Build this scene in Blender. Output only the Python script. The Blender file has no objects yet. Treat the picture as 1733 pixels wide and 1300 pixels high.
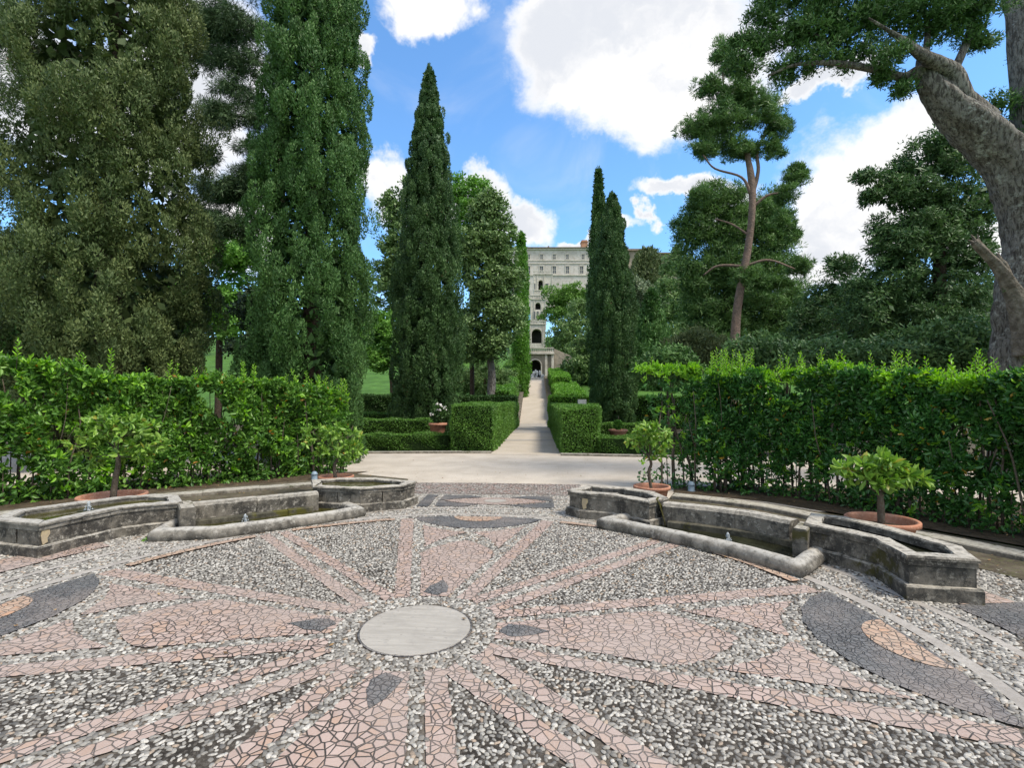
import bpy, bmesh, math, random
import numpy as np
from mathutils import Vector

# ------------------------------------------------------------------ camera, light, exposure
SC = bpy.context.scene
COL = SC.collection
PXW = 1733.0
FOC = 846.0                      # focal length in photo pixels
PITCH = math.atan(27 / FOC)
EYE = 1.6

cam_d = bpy.data.cameras.new('camera')
cam = bpy.data.objects.new('camera', cam_d)
COL.objects.link(cam)
cam_d.sensor_width = 36.0
cam_d.lens = 36.0 * FOC / PXW
cam_d.clip_start = 0.05
cam_d.clip_end = 2000
cam.location = (0, 0, EYE)
cam.rotation_euler = (math.pi / 2 + PITCH, 0, 0)
SC.camera = cam

SC.view_settings.view_transform = 'Standard'
SC.view_settings.look = 'None'
SC.view_settings.gamma = 1
SC.view_settings.exposure = 0.6
SC.cycles.max_bounces = 6
SC.cycles.diffuse_bounces = 3
SC.cycles.glossy_bounces = 2
SC.cycles.transmission_bounces = 4
SC.cycles.transparent_max_bounces = 4
SC.cycles.caustics_reflective = False
SC.cycles.caustics_refractive = False

SUN_EL = math.radians(57)
SUN_AZ = math.radians(118)        # direction the light comes from, clockwise from +Y (right, a little behind)
sl = bpy.data.lights.new('sun', 'SUN')
sl.energy = 3.1
sl.angle = math.radians(16)
sl.color = (1.0, 0.91, 0.78)
sun = bpy.data.objects.new('sun', sl)
COL.objects.link(sun)
sd = Vector((math.sin(SUN_AZ) * math.cos(SUN_EL), math.cos(SUN_AZ) * math.cos(SUN_EL), math.sin(SUN_EL)))
sun.rotation_euler = sd.to_track_quat('Z', 'Y').to_euler()
sun.location = (0, -5, 30)


def ray(px, py):
    x = (px - 866.5) / FOC
    y = -(py - 650) / FOC
    return x, math.cos(PITCH) - y * math.sin(PITCH), math.sin(PITCH) + y * math.cos(PITCH)


def gp(px, py, z=0.0):
    dx, dy, dz = ray(px, py)
    t = (z - EYE) / dz
    return dx * t, dy * t


def at(px, py, Y):
    dx, dy, dz = ray(px, py)
    t = Y / dy
    return dx * t, Y, EYE + dz * t


W = bpy.data.worlds.new('World')
SC.world = W
W.use_nodes = True
nt = W.node_tree
for n in list(nt.nodes):
    nt.nodes.remove(n)


class NB:
    """tiny node-graph helper"""
    def __init__(s, tree):
        s.t = tree

    def n(s, typ, **kw):
        nd = s.t.nodes.new(typ)
        for k, v in kw.items():
            setattr(nd, k, v)
        return nd

    def l(s, a, b):
        s.t.links.new(a, b)

    def put(s, sock, v):
        if isinstance(v, bpy.types.NodeSocket):
            s.l(v, sock)
        else:
            sock.default_value = v

    def math(s, op, a, b=None, c=None, clamp=False):
        nd = s.n('ShaderNodeMath', operation=op)
        nd.use_clamp = clamp
        s.put(nd.inputs[0], a)
        if b is not None:
            s.put(nd.inputs[1], b)
        if c is not None:
            s.put(nd.inputs[2], c)
        return nd.outputs[0]

    def vmath(s, op, a, b=None):
        nd = s.n('ShaderNodeVectorMath', operation=op)
        s.put(nd.inputs[0], a)
        if b is not None:
            s.put(nd.inputs[1], b)
        return nd.outputs['Value'] if op in ('LENGTH', 'DOT_PRODUCT') else nd.outputs[0]

    def step(s, v, a, b, lo=0.0, hi=1.0):
        nd = s.n('ShaderNodeMapRange', interpolation_type='SMOOTHSTEP')
        s.put(nd.inputs[0], v)
        nd.inputs[1].default_value = a
        nd.inputs[2].default_value = b
        nd.inputs[3].default_value = lo
        nd.inputs[4].default_value = hi
        return nd.outputs[0]

    def mix(s, f, a, b, mode='MIX'):
        nd = s.n('ShaderNodeMix', data_type='RGBA', blend_type=mode)
        s.put(nd.inputs[0], f)
        for sock, v in ((nd.inputs[6], a), (nd.inputs[7], b)):
            if isinstance(v, tuple) and len(v) == 3:
                v = (*v, 1)
            s.put(sock, v)
        return nd.outputs[2]

    def noise(s, vec, scale, detail=4, rough=.55, dist=0.0):
        nd = s.n('ShaderNodeTexNoise')
        nd.inputs['Scale'].default_value = scale
        nd.inputs['Detail'].default_value = detail
        nd.inputs['Roughness'].default_value = rough
        nd.inputs['Distortion'].default_value = dist
        if vec is not None:
            s.l(vec, nd.inputs['Vector'])
        return nd.outputs[0], nd.outputs[1]

    def voro(s, vec, scale, feature='F1', rnd=1.0, dims='3D'):
        nd = s.n('ShaderNodeTexVoronoi', feature=feature, voronoi_dimensions=dims)
        nd.inputs['Scale'].default_value = scale
        nd.inputs['Randomness'].default_value = rnd
        s.l(vec, nd.inputs['Vector'])
        return nd


b = NB(nt)
sky = b.n('ShaderNodeTexSky', sky_type='NISHITA')
sky.sun_disc = False
sky.sun_elevation = SUN_EL
sky.sun_rotation = SUN_AZ
sky.air_density = 1.0
sky.dust_density = 0.3
sky.ozone_density = 2.5
tc = b.n('ShaderNodeTexCoord')
dirv = tc.outputs['Generated']
warp = b.noise(dirv, 5.0, 6, .62)[1]
wv = b.vmath('MULTIPLY', b.vmath('SUBTRACT', warp, (.5, .5, .5)), (.19, .19, .19))
dv = b.vmath('ADD', dirv, wv)
CLOUDS = [(1060, 60, 215, 120), (1150, 150, 190, 95), (960, 40, 120, 90), (720, 8, 95, 52), (612, 95, 28, 48), (655, 325, 62, 70),
          (800, 335, 90, 42), (880, 375, 65, 42), (1450, 340, 125, 130), (1520, 260, 95, 85), (1390, 440, 90, 60),
          (1155, 328, 68, 24), (1100, 385, 22, 32), (340, 150, 150, 230), (60, 130, 110, 160), (380, 400, 90, 80),
          (1400, 140, 60, 26), (985, 405, 95, 16), (1220, 370, 60, 60), (1690, 420, 60, 60)]
acc = None
for (px, py, rx, ry) in CLOUDS:
    d = Vector(ray(px, py)).normalized()
    ctr = b.vmath('SUBTRACT', dv, tuple(d))
    k = d.y                                    # off-axis directions subtend less
    sc = b.vmath('MULTIPLY', ctr, (FOC / rx / max(k, .5), FOC / rx / max(k, .5), FOC / ry / max(k, .5)))
    v = b.step(b.vmath('LENGTH', sc), .35, 1.45, 1.0, 0.0)
    acc = v if acc is None else b.math('MAXIMUM', acc, v)
# clouds elsewhere in the sky, behind the viewer
nlow = b.noise(dirv, 2.2, 5, .6)[0]
sep = b.n('ShaderNodeSeparateXYZ')
b.l(dirv, sep.inputs[0])
back = b.step(sep.outputs[1], .25, -.1)
gen = b.math('MULTIPLY', b.step(nlow, .40, .56), back)
nfine = b.noise(dirv, 7.5, 10, .70, .5)[0]
m0 = b.math('ADD', acc, b.math('MULTIPLY', b.math('SUBTRACT', nfine, .5), .95))
mask = b.math('MAXIMUM', b.step(m0, .26, .82), gen)
wisp = b.math('MULTIPLY', b.step(b.noise(dirv, 3.0, 6, .6, .6)[0], .5, .8), .35)
mask = b.math('MAXIMUM', mask, wisp)
shade = b.noise(b.vmath('MULTIPLY', dv, (1, 1, 1.6)), 4.2, 5, .55)[0]
core = b.step(m0, .5, 1.0)
cshade = b.math('MULTIPLY', core, b.step(shade, .36, .56))
ccol = b.mix(cshade, (7.4, 7.3, 7.2), (5.3, 5.5, 5.9))
skyc = b.mix(1.0, sky.outputs[0], (1.24, 1.72, 1.98), 'MULTIPLY')
hz = b.step(sep.outputs[2], .30, .0)
skyc = b.mix(b.math('MULTIPLY', hz, .35), skyc, (4.6, 6.0, 7.0))
fin = b.mix(mask, skyc, ccol)
bg = b.n('ShaderNodeBackground')
bg.inputs[1].default_value = 0.101
b.l(fin, bg.inputs[0])
wo = b.n('ShaderNodeOutputWorld')
b.l(bg.outputs[0], wo.inputs[0])

# ------------------------------------------------------------------ helpers
rng = np.random.default_rng(7)
random.seed(3)


def link(o, parent=None):
    COL.objects.link(o)
    if parent is not None:
        o.parent = parent
    return o


def mesh_np(name, V, F, mat, parent=None, rnd=None, smooth=False, k=None):
    """F: (n,k) int array"""
    V = np.asarray(V, dtype=np.float32)
    F = np.asarray(F, dtype=np.int32)
    k = F.shape[1]
    me = bpy.data.meshes.new(name)
    me.vertices.add(len(V))
    me.vertices.foreach_set('co', V.ravel())
    me.loops.add(F.size)
    me.loops.foreach_set('vertex_index', F.ravel())
    me.polygons.add(len(F))
    me.polygons.foreach_set('loop_start', np.arange(0, F.size, k, dtype=np.int32))
    me.polygons.foreach_set('loop_total', np.full(len(F), k, dtype=np.int32))
    me.update(calc_edges=True)
    if rnd is not None:
        a = me.attributes.new('rnd', 'FLOAT', 'FACE')
        a.data.foreach_set('value', np.asarray(rnd, dtype=np.float32))
    if smooth:
        me.polygons.foreach_set('use_smooth', np.ones(len(F), dtype=bool))
    me.materials.append(mat)
    o = bpy.data.objects.new(name, me)
    return link(o, parent)


def mesh_py(name, V, F, mat, parent=None, smooth=False):
    me = bpy.data.meshes.new(name)
    me.from_pydata([tuple(v) for v in V], [], F)
    me.update()
    if smooth:
        for p in me.polygons:
            p.use_smooth = True
    me.materials.append(mat)
    return link(bpy.data.objects.new(name, me), parent)


def mesh_bm(name, bm, mat, parent=None, smooth=False):
    me = bpy.data.meshes.new(name)
    bmesh.ops.recalc_face_normals(bm, faces=bm.faces)
    bm.to_mesh(me)
    bm.free()
    if smooth:
        for p in me.polygons:
            p.use_smooth = True
    me.materials.append(mat)
    return link(bpy.data.objects.new(name, me), parent)


def tag(o, label=None, cat=None, group=None, kind=None):
    if label:
        o['label'] = label
    if cat:
        o['category'] = cat
    if group:
        o['group'] = group
    if kind:
        o['kind'] = kind
    return o


def empty(name, loc, label, cat, group=None, rz=0):
    o = bpy.data.objects.new(name, None)
    o.location = loc
    o.rotation_euler = (0, 0, rz)
    o.empty_display_size = .3
    COL.objects.link(o)
    return tag(o, label, cat, group)


# ------------------------------------------------------------------ materials
MATS = {}


def new_mat(name):
    m = bpy.data.materials.new(name)
    m.use_nodes = True
    t = m.node_tree
    for n in list(t.nodes):
        t.nodes.remove(n)
    q = NB(t)
    out = q.n('ShaderNodeOutputMaterial')
    bs = q.n('ShaderNodeBsdfPrincipled')
    q.l(bs.outputs[0], out.inputs[0])
    return m, q, bs, out


def bump(q, bs, h, strength=.5, dist=.01):
    bp = q.n('ShaderNodeBump')
    bp.inputs['Strength'].default_value = strength
    bp.inputs['Distance'].default_value = dist
    q.l(h, bp.inputs['Height'])
    q.l(bp.outputs[0], bs.inputs['Normal'])


def leaf_mat(name, dark, mid, light, rough=.5, trans=.22, accent=None, acc_at=.985, spec=.35):
    m, q, bs, out = new_mat(name)
    at_ = q.n('ShaderNodeAttribute', attribute_name='rnd')
    r = q.n('ShaderNodeValToRGB')
    cr = r.color_ramp
    cr.elements[0].position = 0.0
    cr.elements[0].color = (*dark, 1)
    cr.elements[1].position = 1.0
    cr.elements[1].color = (*light, 1)
    e = cr.elements.new(.5)
    e.color = (*mid, 1)
    if accent:
        e = cr.elements.new(acc_at - .01)
        e.color = (*light, 1)
        e = cr.elements.new(acc_at)
        e.color = (*accent, 1)
        cr.elements[-1].color = (*accent, 1)
    q.l(at_.outputs['Fac'], r.inputs[0])
    q.l(r.outputs[0], bs.inputs['Base Color'])
    bs.inputs['Roughness'].default_value = rough
    bs.inputs['Specular IOR Level'].default_value = spec
    if trans > 0:
        tr = q.n('ShaderNodeBsdfTranslucent')
        hs = q.n('ShaderNodeHueSaturation')
        hs.inputs['Value'].default_value = 1.3
        hs.inputs['Saturation'].default_value = 1.1
        q.l(r.outputs[0], hs.inputs['Color'])
        q.l(hs.outputs[0], tr.inputs[0])
        mx = q.n('ShaderNodeMixShader')
        mx.inputs[0].default_value = trans
        q.l(bs.outputs[0], mx.inputs[1])
        q.l(tr.outputs[0], mx.inputs[2])
        q.l(mx.outputs[0], out.inputs[0])
    return m


def obj_co(q):
    return q.n('ShaderNodeTexCoord').outputs['Object']


def mat_pebble(name, scale, c_lo, c_hi, mortar, thr=.07, world=False, tint=(.5, .42, .33)):
    m, q, bs, out = new_mat(name)
    co = q.n('ShaderNodeNewGeometry').outputs['Position'] if world else obj_co(q)
    wn = q.noise(co, scale * .7, 2, .5)[1]
    w2 = q.vmath('MULTIPLY', q.vmath('SUBTRACT', wn, (.5, .5, .5)), (1.1 / scale, 1.1 / scale, 0))
    c2 = q.vmath('ADD', co, w2)
    c2 = q.vmath('MULTIPLY', c2, (1, 1, 0))
    big = q.noise(co, .9, 3, .5)[0]
    v1 = q.voro(c2, scale, 'F1', .9, '2D')
    ve = q.voro(c2, scale, 'DISTANCE_TO_EDGE', .9, '2D')
    sep_ = q.n('ShaderNodeSeparateColor')
    q.l(v1.outputs['Color'], sep_.inputs[0])
    fine = q.noise(co, scale * 5, 3, .6)[0]
    lost = q.noise(co, scale * .22, 4, .6)[0]
    rad_ = q.math('SUBTRACT', q.math('ADD', .50, q.math('MULTIPLY', sep_.outputs[1], .18)), v1.outputs['Distance'])
    e2 = q.math('MINIMUM', q.math('MULTIPLY', ve.outputs['Distance'], 1.3), rad_)
    e2 = q.math('ADD', e2, q.math('MULTIPLY', q.math('SUBTRACT', fine, .5), .14))
    e2 = q.math('SUBTRACT', e2, q.step(lost, .56, .72, 0, .14))
    msk = q.step(e2, thr - .03, thr + .03)
    dome = q.step(e2, thr - .06, thr + .26)
    ccol_ = q.mix(sep_.outputs[0], c_lo, c_hi)
    ccol_ = q.mix(q.math('MULTIPLY', q.step(sep_.outputs[2], .74, .88), .5), ccol_, tint)
    ccol_ = q.mix(q.math('MULTIPLY', q.step(fine, .40, .7), .45), ccol_, tuple(c * .45 for c in c_lo))
    mor = q.mix(big, tuple(c * .7 for c in mortar), tuple(min(1, c * 1.5) for c in mortar))
    wear = q.noise(co, .55, 4, .6)[0]
    cc2 = q.mix(msk, mor, ccol_)
    cc2 = q.mix(q.step(wear, .5, .75, 0, .35), cc2, (.26, .24, .21))
    q.l(cc2, bs.inputs['Base Color'])
    bs.inputs['Roughness'].default_value = .66
    bs.inputs['Specular IOR Level'].default_value = .3
    h = q.math('ADD', dome, q.math('MULTIPLY', fine, .3))
    bump(q, bs, h, 1.0, .6 / scale)
    return m


def mat_tile(name, scale, cols, grout, thr=.045, gr2=None, rough=.6):
    m, q, bs, out = new_mat(name)
    co = obj_co(q)
    c2 = q.vmath('MULTIPLY', co, (1, 1, 0))
    v1 = q.voro(c2, scale, 'F1', 1.0, '2D')
    ve = q.voro(c2, scale, 'DISTANCE_TO_EDGE', 1.0, '2D')
    c3 = q.vmath('ADD', q.vmath('MULTIPLY', c2, (.62, .62, 0)), (7.3, 2.1, 0))
    v2 = q.voro(c3, scale, 'F1', 1.0, '2D')
    vf = q.voro(c3, scale, 'DISTANCE_TO_EDGE', 1.0, '2D')
    mixc = q.vmath('FRACTION', q.vmath('MULTIPLY', q.vmath('ADD', v1.outputs['Color'], v2.outputs['Color']), (3.7, 3.3, 2.9)))
    sep_ = q.n('ShaderNodeSeparateXYZ')
    q.l(mixc, sep_.inputs[0])
    fine = q.noise(co, 90, 4, .6)[0]
    big = q.noise(co, 1.1, 4, .6)[0]
    e0 = q.math('MINIMUM', ve.outputs['Distance'], q.math('MULTIPLY', vf.outputs['Distance'], 1.6))
    e2 = q.math('ADD', e0, q.math('MULTIPLY', q.math('SUBTRACT', fine, .5), .04))
    e2 = q.math('ADD', e2, q.step(q.noise(co, 2.3, 3, .6)[0], .4, .7, -.012, .02))
    msk = q.step(e2, thr - .014, thr + .014)
    c = q.mix(sep_.outputs[0], cols[0], cols[1])
    c = q.mix(q.step(sep_.outputs[2], .66, .9), c, cols[2])
    c = q.mix(q.step(sep_.outputs[1], .3, .95, 0, .24), c, tuple(x * .55 for x in cols[0]))
    c = q.mix(q.math('MULTIPLY', q.step(big, .35, .7), .55), c, cols[3])
    c = q.mix(q.math('MULTIPLY', q.step(fine, .3, .8), .22), c, (.55, .5, .46))
    g2 = q.mix(q.step(big, .4, .62), grout, gr2 or tuple(x * 2.2 for x in grout))
    dust = q.noise(co, .9, 7, .7)[0]
    q.l(q.mix(q.step(dust, .42, .72, 0, .55), q.mix(msk, g2, c), (.34, .28, .24)), bs.inputs['Base Color'])
    bs.inputs['Roughness'].default_value = rough
    tilt = q.math('MULTIPLY', sep_.outputs[2], .4)
    h = q.math('ADD', q.math('MULTIPLY', q.step(e2, 0, thr + .05), 1.0), q.math('ADD', tilt, q.math('MULTIPLY', fine, .25)))
    bump(q, bs, h, .8, .008)
    return m


def mat_stone(name, base, dark, light, moss=None, lichen=.5, scale=1.0, top_light=True, rough=.85, bd=.02):
    m, q, bs, out = new_mat(name)
    geo = q.n('ShaderNodeNewGeometry')
    co = geo.outputs['Position']
    a = q.noise(co, 4.6 * scale, 9, .74)[0]
    c_ = q.noise(co, 17 * scale, 7, .76)[0]
    d_ = q.noise(q.vmath('MULTIPLY', co, (1, 1, .25)), 7 * scale, 5, .65)[0]
    f_ = q.noise(co, 70 * scale, 4, .6)[0]
    col = q.mix(q.step(a, .42, .58), base, dark)
    col = q.mix(q.math('MULTIPLY', q.step(d_, .5, .7), .7), col, tuple(x * .45 for x in dark))
    col = q.mix(q.math('MULTIPLY', q.step(c_, .52, .66), lichen), col, light)
    col = q.mix(q.math('MULTIPLY', q.step(f_, .4, .75), .35), col, tuple(x * .6 for x in base))
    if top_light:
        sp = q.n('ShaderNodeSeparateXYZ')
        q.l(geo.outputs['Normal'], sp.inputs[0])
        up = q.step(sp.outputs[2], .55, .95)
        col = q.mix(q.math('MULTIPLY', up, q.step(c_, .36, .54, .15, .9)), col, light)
    if moss:
        mm = q.noise(co, 2.1, 5, .7, .4)[0]
        col = q.mix(q.math('MULTIPLY', q.step(mm, .56, .64), .85), col, moss)
    q.l(col, bs.inputs['Base Color'])
    bs.inputs['Roughness'].default_value = rough
    bs.inputs['Specular IOR Level'].default_value = .2
    h = q.math('ADD', q.math('MULTIPLY', a, .6), q.math('ADD', q.math('MULTIPLY', c_, .5), q.math('MULTIPLY', f_, .2)))
    bump(q, bs, h, .9, bd)
    return m


def mat_simple(name, c1, c2, scale, rough=.8, bs_=.4, bd=.01, spec=.3, detail=6, c3=None, sc3=40):
    m, q, bs, out = new_mat(name)
    co = q.n('ShaderNodeNewGeometry').outputs['Position']
    a = q.noise(co, scale, detail, .62)[0]
    f = q.noise(co, sc3, 5, .65)[0]
    col = q.mix(q.step(a, .35, .65), c1, c2)
    if c3:
        col = q.mix(q.math('MULTIPLY', q.step(f, .45, .68), .6), col, c3)
    q.l(col, bs.inputs['Base Color'])
    bs.inputs['Roughness'].default_value = rough
    bs.inputs['Specular IOR Level'].default_value = spec
    bump(q, bs, q.math('ADD', a, f), bs_, bd)
    return m


M = MATS
M['pebble'] = mat_pebble('pebble_mosaic', 31, (.30, .28, .235), (.76, .71, .61), (.036, .031, .025), .065)
M['pebble_light'] = mat_pebble('pebble_mosaic_pale', 30, (.30, .27, .22), (.68, .62, .51), (.075, .063, .048), .035)
M['pebble_far'] = mat_pebble('pebble_mosaic_pinkish', 20, (.34, .26, .22), (.62, .58, .52), (.10, .085, .07), .03, tint=(.50, .24, .19))
M['pink'] = mat_tile('pink_tile_mosaic', 16.5, [(.375, .265, .215), (.46, .345, .29), (.42, .275, .195), (.35, .29, .25)], (.05, .041, .033), .046, gr2=(.20, .165, .14))
M['orange'] = mat_tile('orange_tile_mosaic', 16, [(.44, .28, .18), (.48, .34, .23), (.48, .26, .14), (.40, .29, .21)], (.06, .048, .036), .044)
M['slate'] = mat_tile('slate_mosaic', 24, [(.06, .064, .068), (.125, .13, .13), (.045, .046, .048), (.11, .11, .105)], (.03, .03, .03), .05)
M['mortar_dark'] = mat_simple('dark_mortar_bed', (.030, .026, .022), (.060, .052, .043), 3.5, .95, .9, .006, .1, c3=(.15, .135, .115), sc3=60)
M['mortar_pale'] = mat_simple('pale_mortar_bed', (.085, .074, .060), (.15, .13, .108), 3.5, .95, .9, .006, .1, c3=(.22, .195, .165), sc3=60)


def mat_peb():
    m, q, bs, out = new_mat('limestone_pebbles')
    at_ = q.n('ShaderNodeAttribute', attribute_name='rnd')
    r = q.n('ShaderNodeValToRGB')
    cr = r.color_ramp
    stops = [(0, (.075, .073, .068)), (.20, (.16, .152, .138)), (.45, (.28, .265, .235)), (.7, (.42, .40, .355)), (.90, (.60, .57, .51)), (.93, (.33, .25, .18)), (1, (.42, .33, .25))]
    cr.elements[0].position, cr.elements[0].color = 0, (*stops[0][1], 1)
    cr.elements[1].position, cr.elements[1].color = 1, (*stops[-1][1], 1)
    for p, c in stops[1:-1]:
        e = cr.elements.new(p)
        e.color = (*c, 1)
    q.l(at_.outputs['Fac'], r.inputs[0])
    co = obj_co(q)
    f = q.noise(co, 120, 4, .65)[0]
    wear = q.noise(co, .8, 4, .6)[0]
    c = q.mix(q.step(f, .38, .66, .42, 0), r.outputs[0], (.12, .11, .095))
    c = q.mix(q.step(wear, .48, .72, 0, .30), c, (.27, .245, .21))
    q.l(c, bs.inputs['Base Color'])
    bs.inputs['Roughness'].default_value = .62
    bs.inputs['Specular IOR Level'].default_value = .3
    bump(q, bs, f, .5, .004)
    return m


M['pebbles'] = mat_peb()
M['band'] = mat_simple('smooth_stone_band', (.30, .275, .245), (.40, .37, .33), 5, .8, .35, .006, .2, c3=(.22, .20, .17), sc3=55)
M['gravel'] = mat_simple('pale_gravel', (.44, .39, .325), (.53, .475, .40), 1.3, .95, .7, .02, .1, c3=(.33, .28, .22), sc3=38)
M['dirt'] = mat_simple('packed_dirt', (.07, .058, .043), (.14, .118, .09), 3, .95, .7, .02, .1, c3=(.10, .11, .045), sc3=24)
M['soil'] = mat_simple('dark_soil', (.05, .04, .028), (.10, .08, .055), 5, .95, .9, .03, .1, c3=(.14, .09, .05), sc3=30)
M['grass'] = mat_simple('lawn_grass', (.05, .115, .02), (.085, .19, .035), .7, .9, .8, .05, .15, c3=(.05, .10, .02), sc3=22)
M['wood_floor'] = mat_simple('woodland_floor', (.03, .05, .015), (.06, .09, .025), .6, .95, .8, .08, .1, c3=(.05, .04, .02), sc3=9)
M['stone'] = mat_stone('weathered_limestone', (.19, .172, .142), (.048, .045, .040), (.46, .43, .37), None, .72)
M['stone_moss'] = mat_stone('mossy_limestone', (.165, .15, .125), (.048, .046, .041), (.42, .39, .33), (.055, .050, .010), .5)
M['stone_lip'] = mat_stone('pale_worn_limestone', (.24, .222, .19), (.095, .088, .075), (.44, .42, .375), None, .6)
M['stone_in'] = mat_stone('wet_dark_stone', (.12, .11, .08), (.05, .048, .035), (.2, .19, .15), (.085, .08, .012), .3, top_light=False)
M['kerb'] = mat_stone('kerb_stone', (.27, .245, .20), (.14, .125, .10), (.42, .40, .34), (.05, .055, .015), .4)
M['moss_wet'] = mat_simple('wet_moss', (.035, .04, .006), (.14, .115, .015), 9, .3, .8, .02, .5, c3=(.02, .02, .008), sc3=50)
M['terracotta'] = mat_simple('terracotta', (.38, .165, .10), (.46, .235, .155), 6, .8, .25, .004, .2, c3=(.55, .33, .24), sc3=35)
def mat_bark():
    m, q, bs, out = new_mat('lichened_grey_bark')
    co = q.n('ShaderNodeNewGeometry').outputs['Position']
    st = q.vmath('MULTIPLY', co, (1, 1, .22))
    ridge = q.noise(st, 22, 6, .65)[0]
    pl = q.voro(q.vmath('ADD', q.vmath('MULTIPLY', co, (1, 1, .45)), q.vmath('MULTIPLY', q.noise(co, 6, 3)[1], (.12, .12, .12))), 9, 'DISTANCE_TO_EDGE').outputs['Distance']
    big = q.noise(co, 1.5, 5, .65)[0]
    li = q.noise(co, 7, 9, .78)[0]
    col = q.mix(q.step(big, .35, .65), (.27, .255, .23), (.145, .132, .115))
    col = q.mix(q.step(ridge, .40, .54, .75, 0), col, (.03, .024, .02))
    col = q.mix(q.step(pl, .0, .12, .3, 0), col, (.025, .02, .017))
    lm = q.math('MULTIPLY', q.step(li, .50, .62), q.step(big, .46, .60, .04, .85))
    col = q.mix(lm, col, (.40, .405, .37))
    q.l(col, bs.inputs['Base Color'])
    bs.inputs['Roughness'].default_value = .9
    bs.inputs['Specular IOR Level'].default_value = .15
    h = q.math('ADD', q.step(pl, 0, .15, 0, .3), q.math('ADD', q.math('MULTIPLY', ridge, 1.6), q.math('MULTIPLY', li, .5)))
    bump(q, bs, h, 1.0, .035)
    return m


M['bark_grey'] = mat_bark()
M['bark_pine'] = mat_simple('reddish_pine_bark', (.22, .155, .125), (.14, .11, .09), 4, .9, .9, .05, .15, c3=(.30, .22, .17), sc3=14)
M['bark_dark'] = mat_simple('dark_bark', (.075, .055, .04), (.045, .035, .027), 5, .95, .9, .04, .1, c3=(.12, .10, .08), sc3=20)
M['bark_stem'] = mat_simple('grey_brown_stem', (.12, .095, .07), (.07, .055, .04), 9, .9, .5, .01, .15, c3=(.19, .17, .14), sc3=40)
M['villa'] = mat_simple('villa_plaster', (.47, .435, .40), (.56, .53, .50), .22, .9, .2, .05, .1, c3=(.32, .28, .24), sc3=1.1)
M['villa_trim'] = mat_simple('villa_trim_stone', (.62, .58, .52), (.50, .46, .40), .8, .9, .2, .03, .1, c3=(.28, .25, .21), sc3=3)
M['old_wall'] = mat_simple('old_stone_wall', (.36, .31, .25), (.26, .23, .19), .7, .95, .6, .1, .1, c3=(.16, .145, .12), sc3=3)
M['brick'] = mat_simple('orange_brick', (.42, .24, .15), (.34, .19, .12), 1, .9, .3, .05, .1, c3=(.25, .16, .1), sc3=6)
M['roof'] = mat_simple('roof_tile', (.26, .21, .17), (.18, .15, .125), 1, .9, .3, .05, .1)
M['dark_glass'] = mat_simple('dark_window', (.06, .065, .07), (.10, .105, .11), .5, .3, .05, .01, .5)
M['arch_shade'] = mat_simple('grotto_shadow_stone', (.028, .028, .024), (.045, .042, .036), 1, .9, .3, .05, .1)  # near-black colour stands in for the shade inside the arches
M['fount_white'] = mat_simple('white_travertine', (.62, .62, .60), (.48, .49, .48), 3, .8, .6, .04, .3, c3=(.30, .31, .30), sc3=8)
M['path'] = mat_simple('path_stone', (.48, .42, .345), (.42, .365, .29), 1.1, .9, .5, .02, .1, c3=(.33, .30, .25), sc3=16)
M['lamp_blue'] = mat_simple('blue_grey_enamel', (.20, .27, .33), (.24, .31, .37), 9, .45, .1, .002, .4)
M['grey_metal'] = mat_simple('grey_metal', (.32, .33, .33), (.25, .26, .26), 9, .5, .1, .002, .5)
M['mortar'] = mat_simple('pale_mortar', (.46, .37, .22), (.38, .31, .21), 12, .9, .5, .01, .1)
M['rock'] = mat_simple('grey_rock', (.26, .24, .20), (.16, .15, .13), 6, .9, .8, .02, .1, c3=(.38, .36, .32), sc3=26)
M['dead_wood'] = mat_simple('grey_dead_wood', (.25, .22, .185), (.12, .10, .08), 7, .9, 1.0, .05, .1, c3=(.08, .07, .055), sc3=24)
M['petal'] = mat_simple('white_petals', (.75, .75, .70), (.65, .6, .58), 9, .7, .1, .01, .2)


def mat_marble():
    m, q, bs, out = new_mat('travertine_disc')
    co = obj_co(q)
    s = q.vmath('MULTIPLY', co, (1.2, 13, 1))
    a = q.noise(s, 2.2, 7, .65)[0]
    p = q.noise(q.vmath('MULTIPLY', co, (18, 75, 1)), 1, 3, .6)[0]
    c_ = q.mix(q.step(a, .3, .7), (.31, .285, .245), (.42, .39, .34))
    st_ = q.noise(co, 4.5, 6, .7)[0]
    c_ = q.mix(q.step(st_, .45, .7, 0, .4), c_, (.24, .22, .19))
    pit = q.math('MULTIPLY', q.step(p, .60, .68), q.step(a, .45, .55))
    c_ = q.mix(q.math('MULTIPLY', pit, .7), c_, (.10, .09, .08))
    q.l(c_, bs.inputs['Base Color'])
    bs.inputs['Roughness'].default_value = .55
    bump(q, bs, q.math('SUBTRACT', a, pit), .3, .004)
    return m


M['marble'] = mat_marble()


def mat_water(name, col, rough=.04):
    m, q, bs, out = new_mat(name)
    co = obj_co(q)
    a = q.noise(co, 16, 3, .5)[0]
    mm = q.noise(co, 3, 4, .6)[0]
    q.l(q.mix(q.step(mm, .45, .7), col, tuple(x * 1.8 for x in col)), bs.inputs['Base Color'])
    bs.inputs['Roughness'].default_value = rough
    bs.inputs['IOR'].default_value = 1.33
    bs.inputs['Specular IOR Level'].default_value = .5
    bump(q, bs, a, .12, .01)
    return m


M['water'] = mat_water('still_water', (.016, .017, .009))
M['water_moss'] = mat_water('algae_water', (.045, .042, .010))


def mat_splash():
    m, q, bs, out = new_mat('splashing_water')
    bs.inputs['Base Color'].default_value = (.75, .82, .86, 1)
    bs.inputs['Roughness'].default_value = .1
    bs.inputs['Transmission Weight'].default_value = .55
    bs.inputs['IOR'].default_value = 1.33
    return m


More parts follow.
